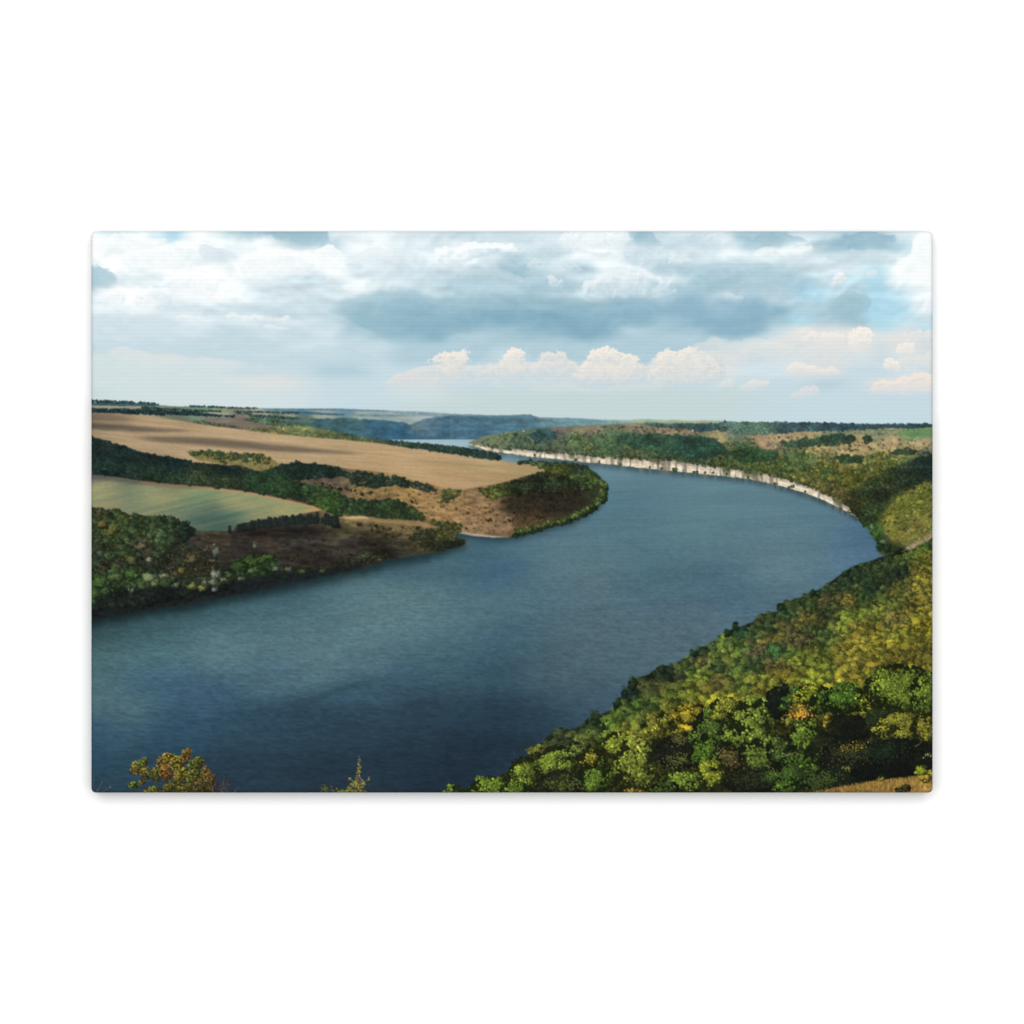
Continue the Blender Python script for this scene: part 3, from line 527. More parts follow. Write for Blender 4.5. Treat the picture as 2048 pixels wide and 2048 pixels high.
    tone([(985, 1000), (1040, 985), (1110, 968), (1180, 962), (1200, 985), (1170, 1015), (1100, 1036), (1040, 1030), (1000, 1020)], .8, 5, 16, 6, 4, 117)
    woods([(958, 982), (985, 972), (1022, 964), (1059, 953), (1085, 947), (1110, 955), (1170, 955), (1190, 975), (1130, 985), (1070, 985), (1020, 992), (975, 996)], lambda v: 5.6, hp, 'headland', leaf=.24, dens=1.15, amb=.45, dif=.8)
    woods([(1030, 924), (1069, 922), (1109, 925), (1146, 927), (1176, 935), (1191, 947), (1206, 965), (1190, 968), (1150, 955), (1100, 945), (1089, 938), (1070, 930)], lambda v: 4.8, [(1040, 925, 52, 68, 48), (1100, 928, 52, 70, 44), (1110, 940, 100, 110, 50), (1160, 935, 42, 56, 40), (1190, 955, 70, 88, 46), (1130, 945, 66, 76, 40)], 'headland', leaf=.25, amb=.48, dif=.85)
    scrub([(1000, 1000), (1060, 985), (1180, 985), (1160, 1020), (1080, 1045), (1010, 1050)], 150, 1, 3.4, (66, 56, 40), 'headland', amb=.4, dif=.7)
    scrub([(1005, 1045), (1060, 1030), (1120, 1025), (1080, 1045), (1030, 1060)], 60, 1.2, 3, (108, 90, 48), 'headland', amb=.45)
    rim = cr([(1205, 965), (1211, 980), (1205, 998), (1190, 1014), (1168, 1026), (1138, 1040), (1094, 1052), (1058, 1062), (1030, 1069)])
    rp = np.array(rim); n = 150; k = rng.integers(0, len(rp), n)
    x = rp[k, 0] + rng.standard_normal(n) * 3; y = rp[k, 1] + rng.standard_normal(n) * 2
    crowns(x, y + 1.5, 4.2, 3.2, np.array((40, 58, 34)), 1.1, 'headland', ncl=5)
    n = 90; k = rng.integers(0, len(rp), n); x = rp[k, 0] - 3 + rng.standard_normal(n) * 2.5; y = rp[k, 1] - 3.5 + rng.standard_normal(n) * 1.5
    crowns(x, y, 4.4, 3.0, np.array((104, 124, 64)) * (1 + .16 * rng.standard_normal((n, 1))), 1.1, 'headland', ncl=5)
    # belt of dark trees behind the golden field, along the water
    b = [(770, 882), (800, 883), (830, 886), (876, 890), (921, 895), (978, 904), (1000, 912), (1005, 919), (980, 918), (921, 909), (830, 896), (780, 889)]
    sl, m = shape(b, 2, 7, .6, 118); put(sl, m, (38, 56, 50), 'tree_belt')
    woods(b, lambda v: 3.4, [(790, 885, 64, 84, 70), (850, 890, 48, 68, 58), (980, 910, 42, 62, 54)], 'tree_belt', leaf=.3, amb=.55, dif=.7)
    # pines on the edge of the green field
    xs = np.linspace(468, 676, 74) + rng.standard_normal(74) * 4.5
    for a in xs:
        yb = np.interp(a, [466, 520, 580, 640, 683], [1066, 1056, 1050, 1046, 1058]); h = rng.uniform(9, 19) * np.interp(a, [466, 500, 640, 683], [.8, 1, 1.25, 1.4])
        n = 40; t = rng.random(n); w = (.3 + t * .7) * h * .30
        x = a + (rng.random(n) * 2 - 1) * w; y = yb - h + t * h
        o = np.argsort(t); c = np.array((27, 35, 33)) * (.7 + .5 * rng.random((n, 1))) * (1 + .25 * ((x - a) < -w * .2)[:, None])
        dabs(x[o], y[o], 2.0, 1.2, rng.random(n) * 3, c[o].astype(F), 'pine_row')
    tone([(466, 1060), (560, 1055), (690, 1050), (700, 1065), (600, 1075), (500, 1078)], .6, 4, 14, 4, 4, 119)
    # brown shaded hillside: streaks of grass and bushes
    BS = [(391, 1066), (470, 1068), (560, 1066), (690, 1062), (780, 1090), (800, 1112), (720, 1132), (620, 1150), (520, 1140), (430, 1120), (380, 1090)]
    x, y = coords(window(380, 1060, 820, 1170)); e = window(380, 1060, 820, 1170); st = fbm((x - y * .3) / 34, (y - x * .06) / 4, 4, 191)
    IMG[e] *= np.where((ID[e] == R['brown_slope'])[..., None], 1 + .38 * st[..., None], 1)
    scrub(BS, 70, 1.2, 3.4, (60, 54, 42), 'brown_slope', amb=.5, dif=.6)
    scrub([(640, 1120), (720, 1105), (800, 1108), (720, 1134), (600, 1156), (480, 1176), (470, 1150)], 120, 1.5, 4, (54, 58, 34), 'brown_slope', amb=.4, dif=.8)
    scrub([(570, 1100), (650, 1110), (640, 1140), (580, 1150)], 22, 1.5, 4, (68, 57, 40), 'brown_slope', amb=.45)
    tone(cr([(690, 1056), (740, 1062), (780, 1085), (800, 1112), (770, 1115), (720, 1085)]), .72, 5, 14, 6, 5, 120)
    scrub([(700, 1045), (780, 1052), (870, 1058), (930, 1082), (860, 1102), (800, 1100), (760, 1070)], 130, 1.2, 3.8, (70, 62, 38), 'brown_slope', amb=.4, dif=.9)
    woods([(820, 1066), (860, 1058), (900, 1068), (936, 1086), (900, 1096), (850, 1092)], lambda v: 5, [(850, 1070, 60, 62, 36), (900, 1072, 96, 92, 46), (900, 1090, 34, 38, 26)], 'brown_slope', leaf=.25, dens=1.3)
    woods([(430, 1128), (520, 1140), (620, 1140), (720, 1118), (780, 1108), (740, 1126), (660, 1146), (560, 1160), (470, 1168)], lambda v: 5, [(500, 1150, 40, 48, 34), (650, 1135, 40, 44, 32), (740, 1115, 48, 50, 36)], 'brown_slope', leaf=.2, dens=1.5)
    woods([(300, 1100), (380, 1085), (440, 1120), (420, 1150), (340, 1160), (270, 1150)], lambda v: 6, [(330, 1110, 48, 56, 38), (400, 1130, 54, 54, 40)], 'brown_slope', leaf=.19, dens=1.5)
    # wooded bank, lower left
    WB = [(176, 1010), (204, 1020), (234, 1026), (284, 1031), (334, 1038), (371, 1048), (395, 1058), (380, 1072), (350, 1080), (330, 1100), (300, 1120), (260, 1140), (176, 1150)]
    wp = [(190, 1025, 66, 72, 46), (250, 1040, 66, 82, 44), (320, 1050, 52, 68, 42), (370, 1060, 36, 50, 38), (210, 1070, 72, 88, 44), (270, 1070, 62, 78, 44), (320, 1075, 78, 102, 62), (240, 1100, 58, 72, 42), (190, 1090, 68, 74, 48), (290, 1095, 72, 76, 50), (200, 1130, 50, 60, 42)]
    sl, m = shape(WB, 4, 10, 1, 121); put(sl, m, guide(wp, sl) * .5, 'river_bank_trees')
    woods(WB, lambda v: 11, wp, 'river_bank_trees', leaf=.19, amb=.45, dif=.75, hue=.07, dens=1.1)
    scrub([(182, 1120), (300, 1110), (420, 1100), (450, 1150), (380, 1180), (300, 1160), (182, 1150)], 120, 2, 6, (68, 62, 44), 'river_bank_trees', amb=.35, dif=.9)
    # dark foot of the bank and shrubs in the light along it
    FO = [(176, 1185), (260, 1180), (330, 1180), (400, 1172), (480, 1160), (560, 1150), (640, 1140), (720, 1128), (726, 1136), (660, 1150), (580, 1163), (508, 1182), (421, 1197), (334, 1213), (284, 1221), (176, 1238)]
    sl, m = shape(FO, 4, 12, 2.5, 122, 3); put(sl, m, np.array((22, 28, 28), F) * grain(sl, 7, 4, .5, 123)[..., None], 'river_bank_trees')
    woods([(176, 1165), (260, 1160), (345, 1160), (420, 1170), (480, 1160), (430, 1188), (330, 1204), (176, 1222)], lambda v: 7, [(200, 1180, 34, 42, 32), (400, 1185, 26, 32, 28)], 'river_bank_trees', leaf=.2, amb=.3, dif=.8, dens=1.3)
    E = [(200, 1165, 22, 12, 70, 104, 46), (232, 1152, 20, 11, 84, 112, 60), (262, 1149, 22, 12, 66, 104, 44), (190, 1190, 16, 10, 64, 98, 50), (215, 1180, 18, 10, 58, 86, 46), (300, 1156, 15, 11, 122, 136, 92), (330, 1152, 12, 6, 132, 134, 100), (312, 1166, 10, 8, 98, 118, 76), (185, 1204, 10, 6, 70, 112, 56), (264, 1180, 6, 5, 120, 128, 108),
         (364, 1140, 10, 9, 112, 104, 42), (385, 1172, 9, 8, 138, 144, 74), (406, 1175, 9, 7, 150, 148, 78), (432, 1150, 10, 10, 150, 160, 140), (428, 1163, 9, 8, 142, 152, 128), (448, 1160, 9, 6, 96, 112, 76), (408, 1165, 8, 6, 110, 126, 84), (352, 1170, 8, 6, 104, 116, 92), (430, 1178, 7, 5, 150, 156, 142),
         (432, 1102, 8, 12, 128, 140, 116), (511, 1090, 5, 7, 128, 140, 118), (298, 1119, 8, 5, 180, 172, 150), (414, 1098, 6, 6, 96, 88, 60),
         (505, 1122, 28, 13, 66, 98, 40), (530, 1116, 22, 10, 74, 104, 42), (480, 1132, 20, 12, 58, 84, 38), (508, 1139, 13, 8, 88, 114, 66), (552, 1137, 8, 5, 128, 146, 112), (578, 1138, 7, 5, 120, 130, 104), (485, 1157, 8, 5, 92, 110, 76), (458, 1150, 10, 7, 70, 92, 54), (385, 1117, 20, 10, 96, 90, 58), (265, 1122, 14, 11, 84, 92, 52), (285, 1090, 16, 10, 108, 98, 70), (325, 1068, 14, 9, 84, 116, 72), (300, 1070, 12, 8, 90, 116, 70), (225, 1062, 16, 9, 102, 108, 48), (205, 1050, 13, 10, 112, 104, 52),
         (645, 1141, 10, 4, 86, 104, 50), (605, 1143, 10, 4, 80, 98, 50), (735, 1112, 9, 5, 70, 88, 62), (760, 1120, 8, 3, 96, 88, 70)]
    woods([(176, 1150), (230, 1142), (280, 1140), (350, 1150), (345, 1166), (250, 1178), (176, 1200)], lambda v: 8, [(200, 1165, 54, 78, 42), (300, 1155, 60, 76, 46)], 'river_bank_trees', leaf=.17)
    woods([(465, 1130), (500, 1112), (545, 1112), (560, 1130), (530, 1148), (470, 1150)], lambda v: 8, [(500, 1125, 52, 76, 38), (480, 1140, 40, 58, 34)], 'river_bank_trees', leaf=.17)
    woods([(350, 1160), (420, 1155), (470, 1150), (450, 1168), (380, 1180)], lambda v: 6, [(400, 1165, 56, 66, 44)], 'river_bank_trees', leaf=.19)
    a = np.array(E, float); g_ = a[:, 4:7].mean(1, keepdims=True); a[:, 4:7] = (g_ + (a[:, 4:7] - g_) * .82) * np.where(g_ > 125, .84, .95)
    crowns(a[:, 0], a[:, 1], a[:, 2], a[:, 3], a[:, 4:7] * 1.02, np.maximum(1.1, a[:, 2] * .085), 'river_bank_trees', ncl=15, clump=.36, amb=.36, dif=.82, under=.42, cw=.6)

# ================================================================ RIGHT BANK
CT = [(938, 887), (960, 889), (1000, 897), (1042, 899), (1060, 901), (1109, 905), (1140, 906), (1200, 914), (1235, 916), (1290, 919), (1340, 919), (1370, 926), (1400, 929), (1450, 936), (1494, 942), (1549, 952), (1586, 963), (1623, 975), (1661, 992), (1686, 1007), (1706, 1014), (1723, 1021)]
CB = [(938, 888.5), (971, 900.5), (1001, 905), (1034, 909), (1059, 913), (1109, 917.5), (1159, 923.5), (1203, 927), (1233, 930), (1295, 937), (1357, 943), (1400, 947.5), (1450, 952), (1499, 958), (1537, 966), (1574, 975), (1611, 986), (1648, 1001), (1673, 1013), (1693, 1023), (1713, 1034)]
def right_bank():
    HILL = [(936, 887), (945, 881), (970, 873), (1000, 866), (1060, 858), (1120, 853), (1200, 850), (1258, 847), (1300, 846), (1400, 846), (1500, 848), (1600, 848), (1703, 849), (1866, 850), (1870, 1080), (1815, 1100), (1765, 1112)] + [(1758, 1100), (1755, 1086), (1748, 1070), (1730, 1051), (1713, 1036)] + CB[::-1]
    # reflection of the pale rock in the water
    sl, m = shape([(a, b + 9) for a, b in CB] + CT[::-1], 1.5, 5, 1.2, 130, 3.5); mul(sl, m, (.62, .66, .66))
    x, y = coords(sl); k = np.clip(vnoise(x / 5, y / 60, 131) * 1.6 - .5, 0, 1)
    put(sl, m * k, (178, 164, 148), None, .32)
    sl, m = shape(HILL, 1.6, 8, .6, 132)
    gp = [(960, 880, 116, 122, 92), (1000, 872, 108, 120, 86), (1060, 880, 86, 104, 80), (1090, 868, 64, 92, 84), (1120, 895, 90, 100, 74), (1150, 880, 98, 116, 74), (1200, 885, 84, 108, 72), (1250, 870, 82, 108, 72), (1300, 890, 66, 92, 66), (1400, 890, 56, 84, 64), (1350, 912, 74, 92, 62), (1280, 912, 86, 98, 64), (1450, 920, 82, 96, 58), (1500, 905, 76, 98, 56), (1550, 935, 92, 106, 58), (1600, 915, 84, 104, 60), (1650, 945, 112, 116, 58), (1620, 965, 112, 112, 62), (1700, 960, 96, 100, 44), (1680, 985, 104, 98, 58),
          (1120, 858, 112, 104, 92), (1180, 855, 132, 116, 92), (1260, 856, 136, 118, 94), (1330, 860, 150, 126, 98), (1380, 862, 132, 118, 88), (1430, 875, 150, 138, 94), (1560, 870, 170, 148, 110), (1600, 873, 168, 146, 104), (1630, 893, 168, 152, 96), (1780, 885, 180, 154, 112), (1840, 890, 184, 158, 116), (1700, 905, 172, 152, 104), (1530, 885, 172, 142, 110), (1720, 895, 172, 150, 104), (1830, 866, 104, 138, 86), (1760, 864, 128, 134, 100), (1670, 866, 130, 132, 100), (1480, 855, 100, 115, 100), (1820, 915, 120, 124, 70), (1760, 925, 108, 114, 56), (1850, 905, 118, 116, 88)]
    put(sl, m, guide(gp, sl, 2.4) * grain(sl, 12, 5, .22, 133)[..., None] * grain(sl, 3, 2, .16, 134)[..., None], 'plateau')
    # far trees on the skyline of the plateau
    up = lambda col: dict(amb=.6, dif=.6, warm=.02)
    woods([(1290, 846), (1330, 849), (1450, 848), (1440, 858), (1400, 862), (1380, 858), (1300, 852)], lambda v: 3, [(1300, 850, 74, 96, 92), (1430, 855, 54, 78, 82)], 'plateau', amb=.6, dif=.6)
    woods([(1440, 846), (1500, 845), (1560, 845), (1650, 846), (1720, 850), (1760, 849), (1866, 848), (1866, 854), (1760, 856), (1720, 860), (1600, 862), (1540, 868), (1480, 868), (1440, 862)], lambda v: 3.1, [(1450, 855, 84, 108, 100), (1500, 860, 84, 110, 92), (1600, 852, 56, 82, 90), (1700, 854, 48, 74, 86), (1760, 851, 50, 76, 84), (1860, 850, 42, 68, 74)], 'plateau', amb=.58, dif=.65)
    x = np.array([1450, 1610, 1648, 1703, 1706]); crowns(x, np.interp(x, [a for a, b in SKYLINE], [b for a, b in SKYLINE]) + 1, 3, 3, (52, 78, 84), .9, 'plateau', ncl=4, amb=.6, dif=.5)
    scrub([(1640, 860), (1866, 856), (1866, 866), (1760, 872), (1640, 872)], 120, .8, 2, (132, 140, 112), 'plateau', amb=.6, dif=.6)
    sl, m = shape([(1800, 862), (1866, 857), (1866, 876), (1830, 874), (1790, 868)], 2, 12, 1.5, 135); put(sl, m, np.array((98, 134, 82), F) * grain(sl, 14, 3, .16, 136)[..., None], 'plateau', .9)
    # pylons and hut
    for a, b in ((1268, 848), (1278, 852)):
        dabs(np.full(10, float(a)), np.linspace(b - 8, b + 8, 10), .7, .9, 0., np.full((10, 3), (150, 146, 138), F), 'plateau')
    dabs(np.array([1385., 1047]), np.array([861., 862]), 2, 1.3, 0., np.array([(226, 222, 214), (220, 220, 216)], F), 'plateau')
    scrub([(1180, 852), (1300, 852), (1430, 866), (1380, 872), (1250, 862)], 60, .8, 2.2, (88, 84, 66), 'plateau', amb=.55, dif=.6)
    # green wooded slope above the cliff
    GS = [(945, 884), (970, 876), (1000, 868), (1060, 861), (1100, 860), (1140, 866), (1200, 862), (1260, 866), (1330, 870), (1400, 874), (1450, 880), (1500, 874), (1520, 884), (1560, 886), (1620, 880), (1700, 872), (1720, 878), (1690, 888), (1620, 896), (1660, 902), (1710, 912), (1760, 906), (1800, 896), (1866, 904), (1866, 925), (1800, 935), (1740, 955), (1700, 975), (1690, 1000), (1661, 988), (1623, 971), (1586, 959), (1549, 948), (1494, 938), (1450, 932), (1400, 925), (1340, 915), (1290, 914), (1235, 912), (1200, 909), (1140, 901), (1060, 896), (1000, 892)]
    x, y = scatter(GS, lambda v: 5.6); n = len(x)
    c = gcol(gp, x, y) * (.98 + .16 * rng.standard_normal(n))[:, None] * (1 + .1 * rng.standard_normal((n, 1)) * np.array([1, .1, -.4]))
    d = fbm(x.astype(F) / 30, y.astype(F) / 14, 3, 137)
    keep = rng.random(n) < np.clip(.75 + d * 1.2, .25, 1)
    x, y, c = x[keep], y[keep], c[keep]
    r = np.interp(x, [950, 1200, 1700], [2.6, 3.6, 4.6]) * (.7 + .6 * rng.random(len(x)))
    crowns(x, y, r, r * .75, c, np.maximum(.9, r * .26), 'green_slope', amb=.62, dif=.48, ncl=6, under=.68)
    sl, m = shape(GS, 2, 8, .8, 138); ID[sl][m > .5] = R['green_slope']
    dk = [(1100, 868, 50, 80, 78), (1300, 880, 52, 82, 62), (1400, 885, 44, 74, 60), (1600, 880, 50, 78, 60), (1690, 878, 44, 72, 54), (1700, 920, 56, 82, 50), (1500, 900, 54, 82, 52), (1640, 930, 70, 92, 50), (1800, 905, 58, 80, 58)]
    for pg in ([(1060, 870), (1090, 862), (1112, 866), (1110, 876), (1070, 880)], [(1230, 872), (1300, 868), (1400, 874), (1440, 884), (1460, 905), (1400, 915), (1330, 905), (1260, 892)], [(1560, 884), (1620, 878), (1680, 868), (1715, 874), (1700, 886), (1640, 890), (1580, 896)], [(1670, 912), (1700, 910), (1726, 916), (1720, 926), (1680, 926)], [(1775, 910), (1800, 896), (1830, 902), (1866, 906), (1830, 908)], [(1640, 942), (1655, 936), (1668, 944), (1650, 950)], [(1450, 905), (1510, 896), (1560, 905), (1540, 920), (1480, 922)], [(1725, 876), (1740, 873), (1748, 880), (1730, 884)]):
        woods(pg, lambda v: 4.4, dk, 'green_slope', amb=.6, dif=.5, dens=1.15, leaf=.26)
    scrub([(1500, 870), (1620, 872), (1866, 880), (1866, 900), (1700, 906), (1600, 895)], 130, .9, 2.6, (120, 108, 78), 'plateau', amb=.5, dif=.6)
    # pale rock cliff
    sl, m = shape(CT + CB[::-1], 1.3, 5, .5, 139)
    x, y = coords(sl)
    col = np.ones(x.shape + (3,), F) * np.array((210, 195, 173), F)
    mid = np.interp(x, [p[0] for p in CT], [p[1] for p in CT])
    hgt = np.interp(x, [p[0] for p in CB], [p[1] for p in CB]) - mid
    v = np.clip((y - mid) / np.maximum(3, hgt), 0, 1)
    crack = np.clip((vnoise(x / 4.6 + fbm(x / 20, y / 8, 2, 140) * .6, y / 40, 141) - .62) * 5, 0, 1)
    gap = np.clip((vnoise(x / 22, y / 200, 142) - .72) * 8, 0, 1)
    strata = fbm(x / 30, (y - mid) / 2.4, 3, 143)
    col *= (1 + .16 * strata + .18 * fbm(x / 6, y / 5, 3, 144))[..., None]
    col *= (.80 + .30 * np.clip(v * 1.6, 0, 1))[..., None]
    col = col * (1 - .6 * crack[..., None]) + np.array((92, 84, 76), F) * .6 * crack[..., None]
    veg = np.clip((fbm(x / 11, y / 30, 4, 146) * 1.0 - .04 - v) * 4, 0, 1)
    a = np.clip(1.1 - gap * (1.35 - v), 0, 1) * (1 - veg)
    put(sl, m, np.clip(col, 0, 238), 'cliff')
    put(sl, m * (1 - a), np.array((92, 94, 70), F) * grain(sl, 4, 3, .3, 145)[..., None], None)
    # foot shrubs and trees standing in front of the rock
    xs = np.array([1062, 1150, 1205, 1250, 1300, 1325, 1345, 1352, 1385, 1395, 1405, 1412, 1555, 1577, 1580, 1690, 1700, 1610, 1495, 1440.])
    yb = np.interp(xs, [p[0] for p in CB], [p[1] for p in CB])
    crowns(xs + rng.standard_normal(len(xs)) * 5, yb - 3, rng.uniform(1.6, 4, len(xs)), rng.uniform(2, 4, len(xs)), (84, 92, 62), 1.0, 'cliff', ncl=6, under=.7)
    n = 240; x = rng.uniform(960, 1720, n); y = np.interp(x, [p[0] for p in CT], [p[1] for p in CT]) + rng.uniform(-5, 1.5, n)
    crowns(x, y, 2.6, 1.8, gcol(gp, x, y) * .85, .9, 'green_slope', ncl=4)
    # shaded valley and the sunlit slope beside it
    SV = [(1870, 908), (1820, 922), (1790, 936), (1750, 953), (1700, 982), (1685, 1000), (1700, 1016), (1716, 1034), (1735, 1056), (1750, 1072), (1758, 1100), (1768, 1110), (1815, 1098), (1800, 1088), (1776, 1078), (1765, 1060), (1757, 1042), (1775, 1016), (1800, 990), (1830, 976), (1870, 962)]
    sp = [(1860, 930, 26, 42, 38), (1800, 955, 34, 46, 36), (1750, 985, 38, 48, 32), (1710, 1005, 52, 54, 32), (1740, 1030, 40, 54, 34), (1750, 1060, 44, 72, 36), (1770, 1095, 34, 48, 32), (1790, 1085, 52, 60, 34), (1780, 960, 46, 54, 34)]
    sl, m = shape(SV, 6, 18, 4, 146); sp = [(a, b, c * 1.18, d * 1.16, e * 1.1) for a, b, c, d, e in sp]; put(sl, m, guide(sp, sl) * grain(sl, 7, 4, .3, 147)[..., None], 'shaded_valley')
    woods(SV, lambda v: 4.6 + (v - 910) * .008, sp, 'shaded_valley', leaf=.24, amb=.62, dif=.6, dens=1.2)
    SS = [(1870, 960), (1835, 974), (1804, 990), (1780, 1014), (1760, 1042), (1768, 1062), (1780, 1078), (1800, 1088), (1822, 1092), (1845, 1078), (1870, 1066)]
    ssp = [(1860, 975, 112, 116, 48), (1830, 990, 124, 124, 52), (1800, 1015, 134, 132, 56), (1850, 1010, 138, 136, 62), (1780, 1045, 142, 138, 62), (1820, 1045, 150, 140, 70), (1855, 1050, 154, 144, 72), (1800, 1075, 138, 130, 62), (1840, 1070, 142, 130, 70)]
    sl, m = shape(SS, 14, 26, 8, 148); put(sl, m, guide(ssp, sl) * .86 * grain(sl, 14, 9, .3, 190)[..., None] * grain(sl, 8, 5, .25, 149)[..., None] * grain(sl, 2.4, 1.8, .3, 150)[..., None], 'sunlit_slope')
    woods([(1866, 958), (1835, 970), (1804, 986), (1766, 1030), (1775, 1060), (1800, 1080), (1830, 1086), (1866, 1062)], lambda v: 4.2, [(a, b, c * .86, d * .9, e * .86) for a, b, c, d, e in ssp], 'sunlit_slope', dens=1.9, leaf=.2, amb=.6, dif=.5, under=.8)
    scrub(SS, 60, 1.2, 3, (100, 104, 46), 'sunlit_slope', amb=.45, dif=.8)
    scrub(SS, 60, .8, 2, (172, 158, 96), 'sunlit_slope', amb=.6, dif=.6)
    crowns([1745, 1766, 1752, 1760, 1775, 1790], [1056, 1083, 1070, 1092, 1098, 1100], [8, 9, 8, 8, 10, 12], [6, 6, 6, 7, 7, 6], [(104, 126, 92), (106, 130, 98), (66, 104, 46), (36, 60, 36), (36, 54, 32), (38, 52, 32)], 1.3, 'shaded_valley', ncl=8)
    sl, m = shape([(1812, 1098), (1822, 1090), (1846, 1078), (1870, 1062), (1870, 1072), (1846, 1086), (1830, 1094), (1820, 1102)], 2, 5, .7, 151); put(sl, m, np.array((150, 132, 108), F) * grain(sl, 3, 3, .4, 152)[..., None], 'sunlit_slope')
    crowns([1817, 1822], [1096, 1099], [5, 4], [4, 3], (186, 172, 154), 1.2, 'sunlit_slope', ncl=5)

# ================================================================ NEAR HILLSIDE
EDGE = [(1768, 1112), (1748, 1119), (1710, 1131), (1686, 1146), (1663, 1161), (1638, 1180), (1623, 1183), (1608, 1192), (1569, 1203), (1559, 1220), (1519, 1232), (1507, 1243), (1477, 1252), (1452, 1262), (1430, 1281), (1398, 1297), (1388, 1303), (1361, 1323), (1345, 1332), (1324, 1332), (1314, 1339), (1293, 1350), (1266, 1358), (1261, 1373), (1233, 1405), (1224, 1419), (1201, 1428), (1188, 1441), (1167, 1452), (1133, 1459), (1099, 1469), (1088, 1485), (1069, 1492), (1062, 1512), (1042, 1524), (1024, 1541), (1006, 1551), (974, 1560), (951, 1572), (935, 1590)]
def hillside():
    poly = EDGE + [(1880, 1600), (1880, 1068), (1846, 1090), (1815, 1104), (1790, 1110)]
    gp = [(1760, 1120, 46, 58, 34), (1700, 1145, 42, 56, 34), (1640, 1190, 44, 58, 34), (1560, 1225, 44, 58, 34), (1480, 1265, 36, 52, 32), (1400, 1310, 40, 56, 34), (1320, 1345, 34, 48, 30), (1250, 1400, 30, 44, 30), (1180, 1450, 48, 60, 32), (1100, 1475, 38, 50, 30),
          (1850, 1085, 62, 76, 36), (1830, 1105, 96, 104, 38), (1790, 1125, 66, 76, 36), (1740, 1150, 54, 66, 36), (1855, 1120, 110, 100, 36), (1800, 1150, 40, 52, 32), (1740, 1180, 44, 58, 34), (1680, 1180, 50, 64, 36), (1860, 1150, 124, 112, 40), (1840, 1165, 168, 120, 46), (1850, 1200, 140, 108, 42), (1800, 1190, 96, 92, 40), (1780, 1210, 96, 98, 40), (1720, 1200, 60, 72, 34), (1700, 1200, 132, 104, 48), (1650, 1200, 96, 78, 46), (1620, 1210, 68, 82, 40), (1660, 1230, 58, 64, 36), (1600, 1250, 150, 100, 46), (1550, 1275, 152, 102, 44), (1620, 1262, 78, 84, 40), (1580, 1240, 56, 66, 36), (1540, 1265, 50, 62, 36), (1500, 1270, 58, 74, 38), (1690, 1240, 112, 116, 44), (1740, 1240, 118, 116, 44), (1790, 1245, 150, 116, 60), (1850, 1240, 156, 130, 44), (1860, 1260, 172, 144, 36), (1800, 1275, 150, 132, 42), (1740, 1270, 150, 120, 42), (1700, 1290, 142, 116, 44), (1650, 1280, 70, 82, 38), (1590, 1285, 74, 62, 38), (1560, 1310, 54, 78, 40), (1520, 1305, 78, 68, 44), (1460, 1290, 90, 100, 42), (1470, 1320, 98, 104, 42), (1500, 1335, 60, 72, 38), (1420, 1320, 78, 92, 40), (1440, 1340, 66, 76, 40), (1410, 1320, 120, 92, 52), (1380, 1345, 66, 82, 38), (1340, 1370, 62, 58, 34), (1300, 1385, 66, 66, 34), (1400, 1360, 104, 108, 40), (1440, 1375, 96, 80, 40), (1380, 1385, 110, 112, 38), (1330, 1400, 104, 104, 40), (1290, 1420, 84, 96, 40), (1240, 1430, 78, 92, 40), (1560, 1340, 118, 80, 40), (1600, 1330, 116, 118, 40), (1650, 1330, 118, 118, 42), (1700, 1330, 150, 124, 46), (1750, 1310, 150, 120, 40), (1780, 1330, 134, 108, 38), (1850, 1310, 168, 112, 42), (1820, 1290, 140, 118, 40), (1560, 1360, 148, 130, 42), (1520, 1370, 118, 112, 40), (1480, 1370, 96, 104, 40), (1460, 1400, 150, 134, 42), (1420, 1420, 168, 144, 44), (1390, 1440, 172, 142, 40), (1500, 1400, 104, 102, 40), (1640, 1360, 134, 128, 42), (1700, 1360, 160, 136, 46), (1760, 1360, 150, 134, 42), (1220, 1460, 100, 116, 42), (1160, 1490, 92, 90, 42), (1200, 1500, 116, 116, 42), (1260, 1470, 124, 118, 42), (1120, 1490, 58, 64, 36), (1070, 1520, 110, 104, 44), (1180, 1530, 136, 122, 42), (1280, 1500, 130, 126, 44)]
    sl, m = shape(poly, 3, 10, .8, 160); put(sl, m, guide(gp, sl) * .45 * grain(sl, 7, 5, .4, 161)[..., None], 'hillside_forest')
    size = lambda v: 7.0 + max(0, v - 1110) * .036
    ins = [(a + 5, b + 5) for a, b in EDGE] + [(1880, 1600), (1880, 1072), (1846, 1092), (1815, 1108)]
    x, y = scatter(ins, lambda v: size(v) * 1.02); n = len(x)
    r = np.array([size(v) for v in y]) * (.65 + .75 * rng.random(n))
    c = gcol(gp, x, y, 2.2) * (1.05 + .09 * rng.standard_normal(n))[:, None] * (1 + .04 * rng.standard_normal((n, 1)) * np.array([1, -.1, -.5]))
    c[:, 0] = np.minimum(c[:, 0], c[:, 1] * (1.08 + .14 * rng.random(n))); c[:, 2] = c[:, 2] * .8 + 12; c *= np.array([.97, 1.03, 1]); lum = c.mean(1, keepdims=True); c *= (1.0 - .10 * np.clip((lum - 78) / 40, 0, 1)) * np.array([.98, 1.0, 1.0])
    # leaf size: fine far up the slope, coarser near
    c = c * np.where(y > 1470 - (x - 1400) * .12, .45, 1.0)[:, None] * (1 + .28 * fbm(x.astype(F) / 40, y.astype(F) / 30, 3, 165))[:, None]
    leaf = np.interp(y, [1100, 1250, 1400, 1500], [1.25, 1.5, 1.9, 2.3])
